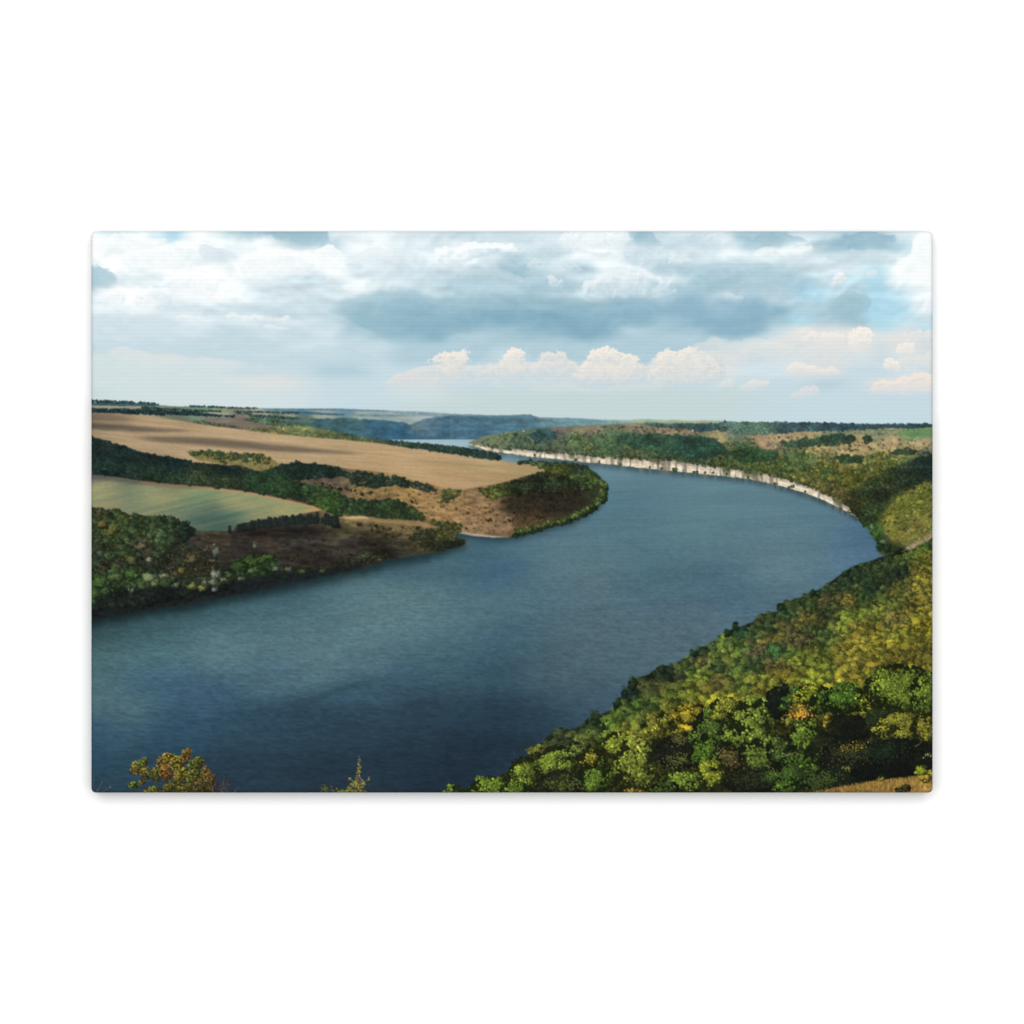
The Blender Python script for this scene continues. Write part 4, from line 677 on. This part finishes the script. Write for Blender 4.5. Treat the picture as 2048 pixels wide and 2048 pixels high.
    crowns(x, y, r, r * .85, c, leaf * .72, 'hillside_forest', ncl=14, clump=.36, amb=.50, dif=.76, under=.56, cover=1.5, jit=.11, warm=.03, cw=.72)
    # tall individual trees on the water edge
    e = np.array([(1471, 1252, 6, 9), (1455, 1266, 7, 8), (1388, 1306, 8, 9), (1324, 1338, 9, 9), (1265, 1368, 10, 12), (1562, 1214, 10, 8), (1625, 1185, 8, 6), (1690, 1148, 9, 6), (1235, 1408, 10, 10), (1190, 1442, 10, 8)], float)
    crowns(e[:, 0], e[:, 1], e[:, 2], e[:, 3], (36, 54, 32), 1.5, 'hillside_forest', ncl=8)
    HB_ = window(900, 1060, 1870, 1480); IMG[HB_] = IMG[HB_] * .42 + blur(IMG[HB_], 1.0) * .58
    # the large foreground trees: x, y, rx, ry, colour, leaf, contrast
    T = [(905, 1580, 18, 12, (126, 142, 46), 2.0), (985, 1574, 44, 19, (116, 132, 42), 2.2), (945, 1586, 24, 10, (120, 136, 42), 2.2), (1050, 1548, 32, 36, (112, 120, 42), 2.5), (1118, 1522, 38, 32, (112, 122, 42), 2.4), (1030, 1580, 28, 16, (92, 108, 38), 2.4),
         (1130, 1566, 52, 26, (30, 34, 22), 2.4), (1160, 1500, 26, 18, (92, 96, 44), 2.2), (1192, 1552, 34, 38, (94, 112, 38), 2.4), (1180, 1515, 22, 22, (156, 138, 46), 2.2), (1235, 1490, 30, 26, (128, 130, 44), 2.4), (1318, 1462, 36, 38, (132, 122, 44), 2.9), (1272, 1530, 40, 56, (134, 134, 50), 3.1), (1356, 1502, 46, 34, (24, 27, 20), 2.6),
         (1362, 1478, 14, 10, (40, 44, 28), 2.4), (1384, 1428, 36, 22, (172, 146, 42), 2.2), (1428, 1458, 42, 46, (78, 92, 36), 2.3), (1452, 1420, 34, 26, (124, 120, 42), 2.3), (1410, 1500, 30, 30, (82, 102, 34), 2.4), (1515, 1430, 46, 36, (112, 118, 44), 3.0), (1530, 1412, 22, 16, (128, 146, 54), 2.9), (1500, 1466, 44, 36, (104, 114, 42), 3.0), (1560, 1404, 30, 34, (20, 26, 20), 2.4),
         (1520, 1512, 52, 34, (88, 98, 40), 2.9), (1462, 1520, 28, 24, (92, 76, 40), 2.4), (1425, 1552, 36, 30, (136, 134, 42), 2.9), (1370, 1566, 44, 22, (104, 116, 40), 2.8), (1330, 1574, 26, 14, (64, 76, 32), 2.6), (1508, 1564, 60, 24, (20, 25, 18), 2.4), (1270, 1582, 26, 8, (158, 130, 44), 2.6),
         (1600, 1400, 40, 26, (64, 82, 36), 2.3), (1606, 1415, 30, 26, (140, 110, 42), 2.3), (1625, 1388, 34, 20, (142, 140, 40), 2.3), (1686, 1398, 46, 30, (72, 96, 34), 2.5), (1640, 1405, 20, 22, (80, 98, 34), 2.4), (1742, 1400, 20, 30, (150, 138, 38), 2.4), (1800, 1378, 72, 50, (104, 114, 38), 2.5), (1850, 1390, 30, 44, (100, 112, 38), 2.5),
         (1700, 1455, 56, 26, (20, 25, 18), 2.4), (1760, 1440, 30, 22, (36, 46, 24), 2.4), (1805, 1460, 66, 32, (128, 120, 42), 1.9), (1850, 1456, 30, 30, (130, 118, 42), 1.9), (1612, 1478, 36, 38, (88, 102, 36), 2.7), (1562, 1500, 30, 30, (72, 84, 38), 2.7), (1655, 1448, 12, 16, (186, 134, 46), 2.4), (1650, 1505, 40, 30, (34, 40, 24), 2.5), (1590, 1545, 50, 36, (62, 80, 32), 2.8), (1570, 1575, 30, 14, (74, 96, 34), 2.8), (1628, 1520, 22, 26, (84, 104, 36), 2.8),
         (1700, 1515, 60, 40, (18, 22, 16), 2.4), (1790, 1515, 90, 36, (16, 20, 16), 2.4), (1690, 1555, 60, 24, (24, 30, 20), 2.4), (1850, 1520, 30, 32, (18, 24, 17), 2.4), (1780, 1545, 80, 16, (15, 19, 15), 2.2)]
    for t in T:
        dark = max(t[4]) < 50
        cc = np.array(t[4], float) * (np.array([.88, .96, 1.0]) if not dark else 1); cc[0] = min(cc[0], cc[1] * 1.10); cc = cc * (1.0 - .16 * min(1, max(0, (cc.mean() - 80) / 30)))
        crowns([t[0]], [t[1]], t[2] * 1.14, t[3] * 1.14, cc, t[5] * .84, 'hillside_forest', ncl=26 if t[2] > 25 else 14, clump=.27, cover=1.12, amb=.27 if not dark else .6, dif=1.08 if not dark else .6, under=.3 if not dark else .8, jit=.2, warm=.05, cw=.5)
    # sun-struck sprays of leaves in the shade
    for (a, b, r1, r2, c) in [(1686, 1496, 12, 8, (176, 140, 44)), (1716, 1492, 13, 10, (170, 138, 44)), (1693, 1535, 8, 6, (116, 116, 44)), (1356, 1478, 20, 12, (92, 92, 44)), (1352, 1520, 26, 14, (84, 88, 40)), (1700, 1505, 50, 20, (58, 60, 32)), (1640, 1560, 40, 18, (62, 78, 36)), (1760, 1500, 50, 24, (30, 44, 26)), (1505, 1556, 40, 18, (44, 48, 28)), (1128, 1568, 40, 18, (72, 82, 36)), (1602, 1428, 20, 12, (210, 150, 50)), (1856, 1508, 8, 4, (150, 140, 84))]:
        n = int(r1 * r2 * .32); x = a + rng.standard_normal(n) * r1 * .5; y = b + rng.standard_normal(n) * r2 * .5
        dabs(x, y, 2.0, 1.2, rng.random(n) * 3, (np.array(c) * (.6 + .7 * rng.random((n, 1)))).astype(F), 'hillside_forest')
    def twig(pts, w, col, reg):
        p = np.array(cr(pts, 16)); n = len(p); ww = np.linspace(w, w * .5, n)
        dabs(p[:, 0], p[:, 1], ww, ww, 0., np.tile(np.array(col, F), (n, 1)) * (.85 + .3 * rng.random((n, 1))).astype(F), reg)
    twig([(1435, 1508), (1443, 1498), (1450, 1492)], .8, (150, 140, 110), 'hillside_forest'); twig([(1435, 1500), (1435, 1485)], .7, (140, 132, 104), 'hillside_forest')
    twig([(1566, 1512), (1578, 1508), (1592, 1504)], .8, (170, 140, 96), 'hillside_forest'); twig([(1545, 1535), (1552, 1550)], .7, (150, 140, 100), 'hillside_forest')
    twig([(1830, 1492), (1838, 1487), (1844, 1481)], .7, (140, 126, 90), 'hillside_forest')
    # dry grass at the corner
    DG = [(1615, 1590), (1640, 1582), (1690, 1572), (1745, 1562), (1800, 1556), (1870, 1546), (1870, 1592)]
    sl, m = shape(DG, 3, 7, .8, 162)
    g = guide([(1650, 1584, 112, 92, 44), (1720, 1574, 148, 116, 58), (1800, 1564, 152, 120, 62), (1860, 1560, 140, 118, 52), (1800, 1580, 160, 126, 66), (1850, 1576, 188, 152, 82), (1700, 1584, 140, 106, 52)], sl) * grain(sl, 5, 7, .3, 163)[..., None]
    put(sl, m, g, 'dry_grass')
    n = 1500; x = rng.uniform(1618, 1866, n); y = np.interp(x, [1615, 1690, 1745, 1800, 1866], [1586, 1571, 1562, 1556, 1547]) + rng.random(n) ** 1.3 * 36 - 1
    o = np.argsort(y); x, y = x[o], y[o]; k = y < 1590
    c = np.array((160, 126, 62)) * (.5 + .75 * rng.random((n, 1))) * (1 + .08 * rng.standard_normal((n, 3)))
    dabs(x[k], y[k], 2.6, .55, np.full(n, 1.57)[k] + rng.standard_normal(n)[k] * .3, np.clip(c, 0, 240).astype(F)[k], 'dry_grass')
    crowns([1842, 1862, 1850], [1540, 1548, 1556], [15, 12, 16], [11, 10, 8], [(132, 146, 40), (140, 132, 46), (146, 128, 46)], 1.8, 'hillside_forest', ncl=12, clump=.32)
    crowns([1812, 1800], [1574, 1580], [12, 14], [7, 6], [(52, 52, 26), (60, 58, 28)], 1.6, 'dry_grass', ncl=8)
    crowns([1762], [1557], [8], [5], [(140, 130, 50)], 1.5, 'dry_grass', ncl=6)

def foreground():
    def twig(pts, w, col, reg):
        p = np.array(cr(pts, 16)); n = len(p); ww = np.linspace(w, w * .5, n)
        dabs(p[:, 0], p[:, 1], ww, ww, 0., np.tile(np.array(col, F), (n, 1)) * (.85 + .3 * rng.random((n, 1))).astype(F), reg)
    # orange shrub
    for q in ([(330, 1590), (300, 1560), (280, 1535)], [(340, 1590), (335, 1550), (335, 1520)], [(350, 1590), (365, 1550), (372, 1515)], [(360, 1590), (390, 1560), (400, 1530)], [(330, 1590), (290, 1575), (268, 1570)]):
        twig(q, 1.3, (58, 44, 34), 'orange_shrub')
    B = [(278, 1532, 15, 13, (128, 126, 48)), (290, 1522, 9, 9, (112, 128, 52)), (270, 1540, 9, 11, (122, 104, 50)), (292, 1545, 12, 12, (118, 96, 48)), (312, 1548, 10, 16, (104, 112, 44)), (326, 1525, 14, 15, (158, 112, 42)), (338, 1513, 15, 10, (140, 126, 46)), (332, 1545, 14, 18, (150, 92, 44)), (355, 1528, 16, 18, (136, 118, 40)), (372, 1512, 10, 15, (150, 108, 44)), (378, 1502, 6, 7, (150, 88, 44)), (365, 1550, 18, 18, (132, 120, 40)), (390, 1530, 14, 16, (76, 90, 40)), (400, 1522, 11, 10, (98, 112, 46)), (388, 1555, 16, 18, (92, 98, 40)), (412, 1545, 12, 14, (124, 88, 44)), (420, 1560, 13, 18, (104, 76, 42)), (404, 1572, 18, 16, (74, 62, 34)), (350, 1572, 16, 16, (84, 84, 36)), (372, 1578, 18, 12, (98, 96, 38)), (310, 1580, 14, 9, (140, 138, 48)), (268, 1570, 12, 8, (96, 126, 46)), (285, 1562, 8, 6, (128, 92, 44)), (335, 1578, 10, 12, (90, 84, 40)), (295, 1582, 10, 5, (130, 120, 46)), (426, 1580, 14, 10, (44, 38, 28))]
    bb = np.array([t[:4] for t in B], float); crowns(bb[:, 0], bb[:, 1], bb[:, 2] * .8, bb[:, 3] * .8, (62, 56, 30), 1.5, 'orange_shrub', ncl=8, amb=.5, dif=.6, under=.7, cover=.9)
    for t in B:
        n = int(t[2] * t[3] * .62)
        a = rng.random(n) * 6.283; r = np.sqrt(rng.random(n)); x = t[0] + np.cos(a) * r * t[2]; y = t[1] + np.sin(a) * r * t[3]
        l = np.clip(.55 - .35 * (np.cos(a) * r) - .35 * (np.sin(a) * r) + .38 * rng.standard_normal(n), .12, 1.6)
        c = (np.array(t[4]) * .6 + np.array((104, 98, 42)) * .4) * (.20 + .84 * l)[:, None] * (1 + .13 * rng.standard_normal((n, 3)) * np.array([1, .6, .6]))
        o = np.argsort(l)
        dabs(x[o], y[o], (1.2 + 1.0 * rng.random(n)), (.8 + .5 * rng.random(n)), rng.random(n) * 3.1, np.clip(c, 6, 235).astype(F)[o], 'orange_shrub')
    # bare grey twigs beside it
    for i in range(16):
        a = rng.uniform(425, 465); b = a + rng.uniform(-14, 22); h = rng.uniform(16, 48)
        twig([(a, 1588), ((a + b) / 2 + rng.uniform(-3, 3), 1588 - h * .5), (b, 1588 - h)], .75, (88, 80, 84), 'bare_twigs')
    n = 90; dabs(rng.uniform(428, 470, n), 1588 - rng.random(n) ** 1.6 * 30, 1.6, 1.1, rng.random(n) * 3, (np.array((56, 46, 42)) * (.6 + .7 * rng.random((n, 1)))).astype(F), 'bare_twigs')
    for q in ([(192, 1588), (198, 1575), (204, 1563)], [(196, 1588), (210, 1580), (222, 1572)], [(187, 1588), (188, 1560), (188, 1540)], [(186, 1590), (192, 1582), (200, 1578)]):
        twig(q, .7, (98, 104, 108), 'bare_twigs')
    dabs(np.array([221., 204]), np.array([1573., 1564]), 1.6, 1.2, .5, np.array([(120, 130, 136), (104, 112, 116)], F), 'bare_twigs')
    # thin upright plant
    twig([(716, 1590), (716, 1550), (719, 1514)], .8, (116, 92, 58), 'thin_plant')
    twig([(712, 1590), (700, 1570), (692, 1580)], .7, (96, 84, 50), 'thin_plant'); twig([(718, 1582), (728, 1566), (737, 1557)], .7, (110, 84, 60), 'thin_plant')
    def leaves(cx, cy, sx, sy, n, col):
        x = cx + rng.standard_normal(n) * sx; y = cy + rng.standard_normal(n) * sy
        c = np.array(col) * (.45 + .8 * rng.random((n, 1))) * (1 + .14 * rng.standard_normal((n, 3)))
        dabs(x, y, 1.5, 1.0, rng.random(n) * 3, np.clip(c, 0, 240).astype(F), 'thin_plant')
    leaves(718, 1540, 2.6, 12, 46, (164, 138, 78)); leaves(719, 1520, 1.2, 4, 8, (130, 120, 110)); leaves(716, 1560, 3, 8, 30, (150, 120, 80))
    leaves(706, 1566, 6, 5, 36, (150, 148, 56)); leaves(722, 1574, 6, 6, 40, (150, 118, 70)); leaves(700, 1580, 10, 4, 60, (140, 142, 46)); leaves(728, 1564, 5, 3, 16, (150, 146, 80)); leaves(737, 1557, 1.5, 1.5, 8, (170, 164, 92)); leaves(702, 1555, 2, 2, 8, (166, 152, 74))
    leaves(651, 1576, 4, 4, 26, (128, 128, 40)); leaves(665, 1576, 1.6, 5, 14, (96, 92, 56)); leaves(680, 1583, 6, 2, 22, (132, 140, 44)); leaves(720, 1583, 10, 2, 20, (120, 110, 44))

sky(); clouds(); far(); river(); left_bank(); right_bank()
e = window(X0, 795, X1, 1260); k = ((ID[e] != R['sky']) & (ID[e] != R['river']) & (ID[e] != R['cliff']))
k = blur(k.astype(F), .8)[..., None]; IMG[e] = IMG[e] * (1 - .7 * k) + blur(IMG[e], .85) * .7 * k

e = window(900, 830, X1, 1000); x, y = coords(e); k = np.clip((940 - y) / 110, 0, 1) * .13 * (ID[e] != R['sky']) * (ID[e] != R['cliff'])
IMG[e] = IMG[e] * (1 - k[..., None]) + np.array((150, 178, 182), F) * k[..., None]   # far country fades to blue in the print
hillside()
e = window(860, 1060, X1, Y1); k = (ID[e] == R['hillside_forest'])[..., None] * F(.03); IMG[e] = IMG[e] * (1 - k) + IMG[e].mean(-1, keepdims=True) * k
foreground()

# slight optical softness of the printed photograph, then half size for the mesh
IMG = blur(np.clip(IMG, 0, 254), .45)
H, W = PH // 2, PW // 2
PIC = IMG.reshape(H, 2, W, 2, 3).mean((1, 3)) / 255.0
RID = ID[::2, ::2]
LIN = np.where(PIC <= .04045, PIC / 12.92, ((PIC + .055) / 1.055) ** 2.4).astype(F)
if os.environ.get('PAINT_PREVIEW'):
    im = bpy.data.images.new('preview', W, H); a = np.ones((H, W, 4), F); a[..., :3] = PIC[::-1]
    im.pixels.foreach_set(a.ravel()); im.filepath_raw = os.environ['PAINT_PREVIEW']; im.file_format = 'PNG'; im.save()

# ================================================================ SCENE
scene = bpy.context.scene
col_ = scene.collection
U = 0.9 / (X1 - X0)                                   # metres per print unit: a 90 x 60 cm canvas
DEPTH = 0.031
EXPO = 1.32                                           # light falling on the canvas, relative to white
def link(o, parent=None):
    col_.objects.link(o)
    if parent: o.parent = parent
    return o
root = link(bpy.data.objects.new('canvas_print', None)); root.empty_display_size = .1
root['label'] = 'wide canvas print of a blue river between fields and wooded hills, on a white wall'
root['category'] = 'canvas print'

def material(name): 
    m = bpy.data.materials.new(name); m.use_nodes = True; nt = m.node_tree; nt.nodes.clear(); return m, nt, nt.nodes.new, nt.links.new
# printed canvas: ink from the mesh colours, woven threads as relief
mat, nt, N, L = material('printed_canvas')
out = N('ShaderNodeOutputMaterial'); bs = N('ShaderNodeBsdfPrincipled'); L(bs.outputs[0], out.inputs[0])
at = N('ShaderNodeAttribute'); at.attribute_name = 'ink'
tc = N('ShaderNodeTexCoord')
def wave(direction, scale):
    w = N('ShaderNodeTexWave'); w.wave_type = 'BANDS'; w.bands_direction = direction; w.wave_profile = 'SIN'
    w.inputs['Scale'].default_value = scale; w.inputs['Distortion'].default_value = .5; w.inputs['Detail'].default_value = 2; w.inputs['Detail Scale'].default_value = .6
    L(tc.outputs['Object'], w.inputs['Vector']); return w
def math_(op, a, b):
    n = N('ShaderNodeMath'); n.operation = op
    for i, v in enumerate((a, b)):
        if isinstance(v, (int, float)): n.inputs[i].default_value = v
        else: L(v, n.inputs[i])
    return n.outputs[0]
wz = wave('Z', 76); wx = wave('X', 76)
nz = N('ShaderNodeTexNoise'); nz.inputs['Scale'].default_value = 420; nz.inputs['Detail'].default_value = 3; L(tc.outputs['Object'], nz.inputs['Vector'])
hsum = math_('ADD', math_('MULTIPLY', wz.outputs['Fac'], 1.0), math_('ADD', math_('MULTIPLY', wx.outputs['Fac'], .28), math_('MULTIPLY', nz.outputs['Fac'], .8)))
bp = N('ShaderNodeBump'); bp.inputs['Strength'].default_value = .10; bp.inputs['Distance'].default_value = .0007; L(hsum, bp.inputs['Height']); L(bp.outputs[0], bs.inputs['Normal'])
# weave relief shaded into the ink colour: valleys a little darker
fac = math_('ADD', math_('MULTIPLY', hsum, .030), 1 - .030 * 1.15)
mx = N('ShaderNodeVectorMath'); mx.operation = 'SCALE'; L(at.outputs['Color'], mx.inputs[0]); L(fac, mx.inputs['Scale'])
L(mx.outputs[0], bs.inputs['Base Color'])
bs.inputs['Roughness'].default_value = .9; bs.inputs['Specular IOR Level'].default_value = .08

mw, nt, N, L = material('white_wall_paint')
out = N('ShaderNodeOutputMaterial'); bw = N('ShaderNodeBsdfPrincipled'); L(bw.outputs[0], out.inputs[0])
tc = N('ShaderNodeTexCoord'); nz = N('ShaderNodeTexNoise'); nz.inputs['Scale'].default_value = 300; nz.inputs['Detail'].default_value = 3; L(tc.outputs['Object'], nz.inputs['Vector'])
bp = N('ShaderNodeBump'); bp.inputs['Strength'].default_value = .02; bp.inputs['Distance'].default_value = .0003; L(nz.outputs['Fac'], bp.inputs['Height']); L(bp.outputs[0], bw.inputs['Normal'])
bw.inputs['Base Color'].default_value = (.86, .86, .86, 1); bw.inputs['Roughness'].default_value = .9; bw.inputs['Specular IOR Level'].default_value = .1

# ---- front of the canvas: a grid whose rim bends back and whose corners are round
CW, CH_ = (X1 - X0), (Y1 - Y0)
gx = np.linspace(-CW / 2, CW / 2, W); gz = np.linspace(CH_ / 2, -CH_ / 2, H)
def warp_rim(x, z, RC=9.0, RB=8.0):
    """round the corners (radius RC) and roll the rim back (radius RB); print units"""
    ax, az = np.abs(x), np.abs(z); ix, iz = CW / 2 - RC, CH_ / 2 - RC
    u = np.clip((ax - ix) / RC, 0, 1); v = np.clip((az - iz) / RC, 0, 1)
    mxn = np.maximum(u, v); h = np.hypot(u, v); k = np.where((u > 0) & (v > 0), mxn / np.maximum(h, 1e-6), 1)
    nx = np.where((u > 0) & (v > 0), ix + u * k * RC, ax); nz_ = np.where((u > 0) & (v > 0), iz + v * k * RC, az)
    e = np.where((u > 0) & (v > 0), (1 - mxn) * RC, np.minimum(CW / 2 - ax, CH_ / 2 - az))   # distance to the rim
    t = np.clip(1 - e / RB, 0, 1); back = RB * (1 - np.sqrt(np.maximum(0, 1 - t * t)))
    return np.sign(x) * nx, back, np.sign(z) * nz_
MX, MZ = np.meshgrid(gx, gz)
vx, vb, vz = warp_rim(MX, MZ)
VERT = np.stack([vx * U, -DEPTH + vb * U, vz * U], -1).reshape(-1, 3).astype(F)   # wall at y=0, front towards -y
INK = np.ones((H * W, 4), F); INK[:, :3] = (LIN / EXPO).reshape(-1, 3)
jj, ii = np.mgrid[0:H - 1, 0:W - 1]
a = (jj * W + ii).ravel(); QUAD = np.stack([a, a + W, a + W + 1, a + 1], 1)
def regions(g):
    """connected areas of equal id; slivers join the area beside them"""
    for _ in range(4):
        h, w = g.shape
        edge = np.ones((h, w), bool); edge[:, 1:] = g[:, 1:] != g[:, :-1]
        run = np.cumsum(edge.ravel()).reshape(h, w) - 1; n = run[-1, -1] + 1
        par = np.arange(n)
        same = g[1:] == g[:-1]
        pr = np.unique(np.stack([run[:-1][same], run[1:][same]], 1), axis=0)
        while True:                                   # propagate the smallest run id
            a = par[pr[:, 0]]; b = par[pr[:, 1]]; lo = np.minimum(a, b); old = par.copy()
            np.minimum.at(par, a, lo); np.minimum.at(par, b, lo); np.minimum.at(par, pr[:, 0], lo); np.minimum.at(par, pr[:, 1], lo)
            while True:
                p2 = par[par]
                if (p2 == par).all(): break
                par = p2
            if (par == old).all(): break
        lab = par[run]; u, inv, cnt = np.unique(lab, return_inverse=True, return_counts=True); inv = inv.reshape(h, w)
        small = cnt[inv] < 260
        if not small.any(): break
        g2 = g.copy(); src = np.where(small, -1, np.arange(w)[None, :]); src = np.maximum.accumulate(src, axis=1)
        up = np.where(small, -1, np.arange(h)[:, None]); up = np.maximum.accumulate(up, axis=0)
        rows = np.broadcast_to(np.arange(h)[:, None], (h, w)); cols = np.broadcast_to(np.arange(w)[None, :], (h, w))
        dl = np.where(src < 0, 9999, cols - src); du = np.where(up < 0, 9999, rows - up)
        fl = g[rows, np.maximum(src, 0)]; fu = g[np.maximum(up, 0), cols]
        g = np.where(small, np.where(du <= dl, fu, fl), g)
    return g, inv
def build(name, quads, verts, ink, parent):
    used, inv = np.unique(quads, return_inverse=True)
    me = bpy.data.meshes.new(name); n, f = len(used), len(quads)
    me.vertices.add(n); me.vertices.foreach_set('co', verts[used].ravel())
    me.loops.add(f * 4); me.loops.foreach_set('vertex_index', inv.ravel().astype(np.int32))
    me.polygons.add(f); me.polygons.foreach_set('loop_start', np.arange(f, dtype=np.int32) * 4)
    me.polygons.foreach_set('use_smooth', np.ones(f, bool))
    me.update(calc_edges=True)
    at = me.color_attributes.new('ink', 'FLOAT_COLOR', 'POINT'); at.data.foreach_set('color', ink[used].ravel())
    me.materials.append(mat)
    return link(bpy.data.objects.new(name, me), parent)
PARTS = dict(sky=('printed_sky', 'printed sky of pale blue with soft grey cloud'), cloud=('printed_cloud', 'printed pale cumulus cloud'),
             far_hills=('printed_far_hills', 'printed blue hills in the distance'), distant_fields=('printed_distant_fields', 'printed far fields and tree lines under the horizon'),
             golden_field=('printed_golden_field', 'printed golden stubble field with cloud shade'), river=('printed_river', 'printed blue river curving through the picture'),
             dark_woods=('printed_woods', 'printed dark woods between the two fields'), green_field=('printed_green_field', 'printed grey green striped field'),
             brown_slope=('printed_brown_slope', 'printed brown shaded slope above the water'), river_bank_trees=('printed_bank_trees', 'printed trees and shrubs along the near bank'),
             tan_slope=('printed_tan_slope', 'printed tan slope dotted with bushes'), headland=('printed_headland', 'printed wooded headland in the river bend'),
             tree_belt=('printed_tree_belt', 'printed belts of dark green trees'), plateau=('printed_plateau', 'printed tan and green plateau under the sky'),
             green_slope=('printed_green_slope', 'printed green slope above the pale cliff'), cliff=('printed_cliff', 'printed band of pale limestone cliff at the water'),
             shaded_valley=('printed_shaded_valley', 'printed dark green valley side'), sunlit_slope=('printed_sunlit_slope', 'printed yellow green sunlit slope'),
             hillside_forest=('printed_forest', 'printed green and yellow autumn forest'), orange_shrub=('printed_orange_shrub', 'printed orange and green leafy shrub'),
             thin_plant=('printed_thin_plant', 'printed thin upright plant'), dry_grass=('printed_dry_grass', 'printed patch of dry golden grass'),
             bare_twigs=('printed_bare_twigs', 'printed bare grey twigs'), pine_row=('printed_pine_row', 'printed row of dark pines'))
GID, COMP = regions(RID[:-1, :-1].astype(np.int32)); GID = GID.ravel(); COMP = COMP.ravel()
objs = {}
for comp in np.unique(COMP):
    k = COMP == comp; key = REG[GID[k][0]]; nm, lab = PARTS[key]
    parent = objs['sky'] if key == 'cloud' and 'sky' in objs else root
    o = build(nm, QUAD[k], VERT, INK, parent)
    if key not in objs and key != 'cloud': o['label'] = lab
    objs.setdefault(key, o)
# ---- sides: the picture wraps round the edge (mirrored) back to the wall
ring = np.concatenate([np.arange(0, W - 1), (np.arange(0, H - 1)) * W + W - 1, (H - 1) * W + np.arange(W - 1, 0, -1), np.arange(H - 1, 0, -1) * W])
nr = len(ring); K = 16; rv = VERT[ring]
rj, ri = ring // W, ring % W
sv, sc = [], []
for k in range(K + 1):
    d = k / K; v = rv.copy(); v[:, 1] = rv[:, 1] + (-.003 - rv[:, 1]) * d; sv.append(v)
    s = int(d * 44); sc.append(INK[np.clip(np.clip(rj, s, H - 1 - s), 0, H - 1) * W + np.clip(ri, s, W - 1 - s)])
sv = np.concatenate(sv); sc = np.concatenate(sc)
b0 = np.arange(nr); q = []
for k in range(K): q.append(np.stack([k * nr + b0, k * nr + (b0 + 1) % nr, (k + 1) * nr + (b0 + 1) % nr, (k + 1) * nr + b0], 1))
build('canvas_side', np.concatenate(q)[:, ::-1], sv.astype(F), sc.astype(F), root)

# ---- wall
me = bpy.data.meshes.new('wall'); w = 3.0
me.from_pydata([(-w, 0, -w), (w, 0, -w), (w, 0, w), (-w, 0, w)], [], [(0, 1, 2, 3)]); me.materials.append(mw)
wall = link(bpy.data.objects.new('wall', me)); wall['kind'] = 'structure'; wall['label'] = 'plain white wall behind the canvas print'

# ---- lamps: a big soft box above and in front, white room light
world = bpy.data.worlds.new('World'); scene.world = world; world.use_nodes = True
bg = world.node_tree.nodes['Background']; bg.inputs[0].default_value = (1, 1, 1, 1); bg.inputs[1].default_value = .23
def area(name, loc, size, power, target=(0, 0, 0)):
    from mathutils import Vector
    l = bpy.data.lights.new(name, 'AREA'); l.shape = 'RECTANGLE'; l.size, l.size_y = size; l.energy = power
    o = link(bpy.data.objects.new(name, l)); o.location = loc
    o.rotation_euler = (Vector(target) - Vector(loc)).to_track_quat('-Z', 'Y').to_euler(); return o
area('softbox_lamp', (0, -5.2, .68), (6, 5), 412)

cam = bpy.data.cameras.new('camera'); cam.sensor_width = 36; dist = 4.2
fw = 2048 * U; cam.lens = 36 * (dist - DEPTH) / fw; cam.clip_end = 100
co = link(bpy.data.objects.new('camera', cam)); co.location = (0, -dist, 0); co.rotation_euler = (math.pi / 2, 0, 0)
scene.camera = co
vs = scene.view_settings; vs.view_transform = 'Standard'; vs.look = 'None'; vs.exposure = 0; vs.gamma = 1; vs.use_curve_mapping = False
scene.render.engine = 'CYCLES'; scene.cycles.max_bounces = 4; scene.cycles.diffuse_bounces = 2
scene.render.resolution_x = scene.render.resolution_y = 1024
